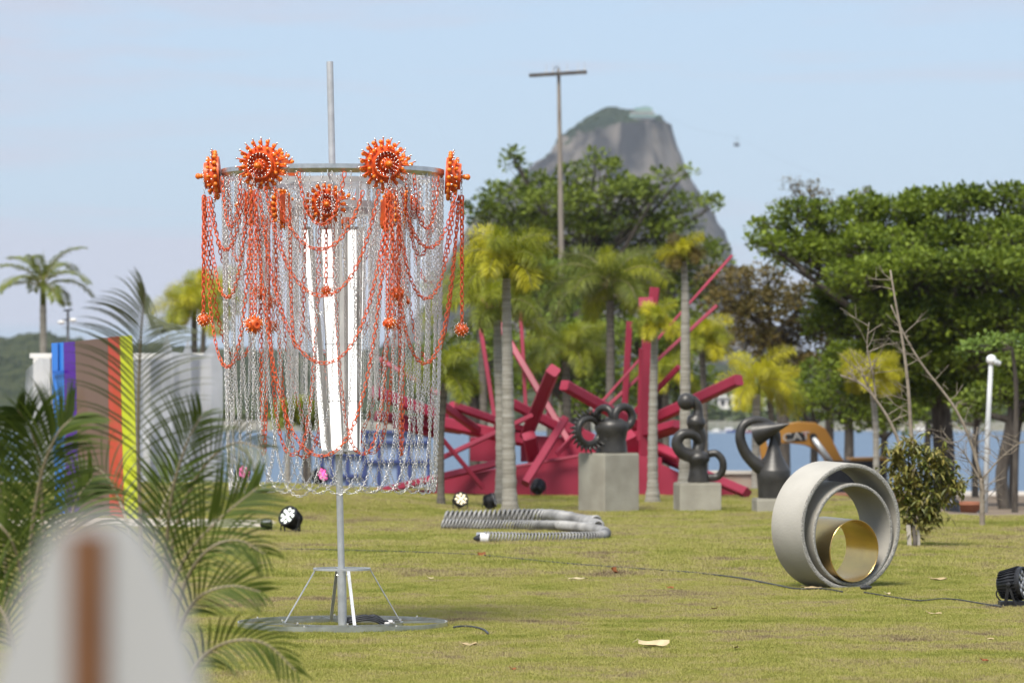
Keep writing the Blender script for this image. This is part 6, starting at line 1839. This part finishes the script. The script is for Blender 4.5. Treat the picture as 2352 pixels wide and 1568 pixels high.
# ------------------------------------------------------------------ areca palm in the left foreground
def areca():
    base = P(290, 1730, 15.5); base.z = 0
    root = empty('areca_palm', base, 'feathery palm clump with arching fronds in the left foreground', 'palm tree')
    stems = []
    for x, y, dd in ((250, 1400, 0.2), (320, 1350, -0.1), (370, 1420, 0.1), (120, 1420, 0.3), (60, 1430, 0.1), (410, 1500, 0)):
        mb = MB(); b0 = Vector((base.x + (x - 290) * 0.0008, base.y + dd, -0.05)); e = P(x, y, 15.5 + dd)
        mb.tube(bez([b0, b0.lerp(e, 0.5) + Vector((0.01, 0, 0.02)), e], 14), np.linspace(0.028, 0.014, 14), 9); mb.build('stem', M['areca_stalk'], root, True)
    leaflet_budget = [300]
    def frond(ctrl, n, L, ang, droop, width, m_, t0=0.12, single=False, face=(0, -1, 0.15), up=0.0, tipL=0.55, fan=0.0):
        path = bez([P(x, y, dd - 1.5) for x, y, dd in ctrl], 60)
        L, width = L * 0.91, width * 0.91
        st = MB(); st.tube(path, np.linspace(0.0095, 0.0022, 60), 6); so = st.build('frond', M['areca_stalk'], root, True)
        joined = MB()
        fc = Vector(face).normalized()
        for i in range(n):
            t = t0 + (1 - t0) * i / (n - 1)
            k = min(int(t * 59), 58); f = t * 59 - k
            p = path[k].lerp(path[k + 1], f); T = (path[k + 1] - path[k]).normalized()
            sd = T.cross(fc).normalized()
            for s_ in (-1, 1):
                a = math.radians(ang * (1 - 0.45 * t) + random.uniform(-4, 4))
                ll = L * (0.62 + 0.38 * math.sin(math.pi * (0.15 + 0.75 * t))) * (tipL + (1 - tipL) * min(1, (1 - t) * 3.0)) * random.uniform(0.9, 1.08)
                v = (T * math.cos(a) + sd * s_ * math.sin(a) + fc * random.uniform(-0.05, 0.22) + Vector((0, 0, up))).normalized()
                pts, q = [p.copy()], p.copy()
                ns = 7
                for j in range(ns):
                    u = (j + 0.5) / ns
                    vv = (v + Vector((0, 0, -droop * u ** 1.4)) + sd * s_ * 0.25 * u).normalized()
                    q = q + vv * (ll / ns); pts.append(q.copy())
                strip = MB()
                wn_ = [0.35, 0.85, 1.0, 0.95, 0.8, 0.6, 0.35, 0.04]
                for j, pp in enumerate(pts):
                    tt = (pts[min(j + 1, ns)] - pts[max(j - 1, 0)]).normalized()
                    w = tt.cross(fc + Vector((random.gauss(0, .05), 0, 0.35 * s_)))
                    w = w.normalized() * width * wn_[j] * 0.5
                    strip.v += [tuple(pp + w), tuple(pp - w)]
                strip.f = [(2 * j, 2 * j + 1, 2 * j + 3, 2 * j + 2) for j in range(ns)]
                if single and leaflet_budget[0] > 0:
                    leaflet_budget[0] -= 1; strip.build('leaflet', m_, so, True)
                else:
                    joined.add(strip.v, strip.f)
        if joined.v:
            tag(joined.build('leaflets', m_, so, True), kind='stuff')
    A, AP = M['areca'], M['areca_pale']
    # the tall upright frond against the sky
    frond([(330, 1330, 17.0), (320, 1130, 17.0), (317, 960, 16.9), (321, 820, 16.8), (327, 730, 16.6), (334, 672, 16.2)], 34, 0.40, 54, 0.75, 0.0100, AP, 0.30, True, tipL=0.8)
    # right side
    frond([(380, 1420, 17.0), (382, 1260, 16.9), (396, 1130, 16.8), (428, 1020, 16.7), (462, 955, 16.6)], 24, 0.34, 52, 0.25, 0.0125, A, 0.25, True, up=0.1)
    frond([(372, 1420, 17.1), (405, 1210, 17.0), (462, 1080, 16.9), (535, 1018, 16.8), (604, 1030, 16.7)], 24, 0.26, 52, 1.2, 0.008, AP, 0.3, True)
    frond([(370, 1440, 16.8), (420, 1290, 16.7), (500, 1195, 16.6), (590, 1120, 16.6)], 26, 0.34, 44, 0.35, 0.0125, A, 0.22, True)
    frond([(395, 1480, 16.7), (425, 1340, 16.6), (478, 1262, 16.5), (545, 1240, 16.5), (610, 1272, 16.5)], 18, 0.26, 52, 1.1, 0.009, A, 0.25)
    frond([(400, 1500, 16.6), (428, 1410, 16.5), (470, 1362, 16.4), (535, 1345, 16.4), (598, 1358, 16.4)], 18, 0.22, 44, 0.6, 0.0115, A, 0.25, True)
    frond([(420, 1600, 16.3), (460, 1515, 16.3), (530, 1472, 16.2), (610, 1478, 16.2), (680, 1540, 16.2)], 20, 0.21, 50, 1.1, 0.011, A, 0.2)
    frond([(340, 1450, 17.3), (350, 1280, 17.4), (375, 1160, 17.5), (410, 1080, 17.6)], 20, 0.32, 52, 0.5, 0.011, A, 0.25)
    frond([(300, 1400, 17.4), (300, 1240, 17.5), (270, 1140, 17.6), (230, 1080, 17.6), (190, 1075, 17.6)], 18, 0.28, 58, 1.2, 0.008, AP, 0.3)
    # left side, darker and bushier
    frond([(110, 1480, 17.1), (100, 1250, 17.0), (92, 1080, 16.9), (70, 985, 16.8), (40, 940, 16.7)], 34, 0.36, 58, 0.7, 0.013, A, 0.2, up=0.15)
    frond([(60, 1480, 16.9), (70, 1250, 16.8), (95, 1090, 16.7), (130, 1000, 16.6), (165, 960, 16.6)], 34, 0.36, 52, 0.6, 0.013, A, 0.2, up=0.15)
    frond([(20, 1480, 17.2), (10, 1250, 17.1), (-5, 1090, 17.0), (-30, 1000, 16.9)], 30, 0.36, 56, 0.7, 0.013, A, 0.2, up=0.1)
    frond([(60, 1500, 16.8), (50, 1330, 16.7), (20, 1230, 16.6), (-40, 1180, 16.6)], 28, 0.32, 58, 1.0, 0.012, A, 0.2)
    frond([(130, 1480, 17.3), (150, 1280, 17.3), (170, 1160, 17.3), (210, 1100, 17.3)], 28, 0.32, 54, 0.9, 0.0125, A, 0.2)
    frond([(40, 1560, 16.6), (20, 1440, 16.5), (-20, 1370, 16.5), (-80, 1340, 16.5)], 24, 0.3, 58, 1.1, 0.014, A, 0.2)
    frond([(90, 1500, 17.4), (60, 1300, 17.4), (20, 1150, 17.4), (-20, 1060, 17.4)], 30, 0.34, 58, 0.9, 0.012, A, 0.2)
areca()

# ------------------------------------------------------------------ out-of-focus panel close to the camera
def stele():
    d = 2.95; s = d / F
    base = P(215, 1900, d); base.z = 0
    root = empty('painted_stele', base, 'very blurred pale grey tapered panel with brown stripe closest to the camera', 'panel')
    out = [(70, 1320), (105, 1240), (140, 1200), (205, 1188), (275, 1192), (322, 1222), (362, 1290), (405, 1380), (440, 1490), (468, 1600), (480, 1750)]
    outl = [(-50, 1750), (-40, 1650), (-15, 1540), (25, 1430)]
    pts = [P(x, y, d) for x, y in outl + out]
    a, b = pts[0], pts[-1]
    poly = [Vector((a.x, d, 0.0))] + pts + [Vector((b.x, d, 0.0))]
    mb = MB(); mb.prism(poly, (0, 0.04, 0)); o = mb.build('panel', M['stele'], root)
    p, q = P(160, 1222, d), P(246, 1222, d)
    mb = MB(); mb.box(((p.x + q.x) / 2, d - 0.0035, (p.z + 0.0) / 2), (q.x - p.x, 0.006, p.z)); mb.build('strip', M['stele_brown'], root)
    mb = MB(); mb.box(((a.x + b.x) / 2, d + 0.02, 0.02), ((b.x - a.x) * 1.2, 0.3, 0.04)); mb.build('foot', M['stele'], root)
stele()

# ------------------------------------------------------------------ sea air
def haze():
    m = bpy.data.materials.new('sea_haze'); m.use_nodes = True
    n, l = m.node_tree.nodes, m.node_tree.links
    n.remove(n['Principled BSDF'])
    v = n.new('ShaderNodeVolumePrincipled')
    v.inputs['Color'].default_value = (0.80, 0.90, 1.0, 1); v.inputs['Density'].default_value = 0.00007; v.inputs['Anisotropy'].default_value = 0.0
    l.new(v.outputs['Volume'], n['Material Output'].inputs['Volume'])
    mb = MB(); mb.box((0, 2075, 109.5), (5000, 4450, 253)); o = mb.build('haze', m)
    tag(o, 'thin pale sea haze filling the air over the bay', 'haze', kind='stuff')
haze()
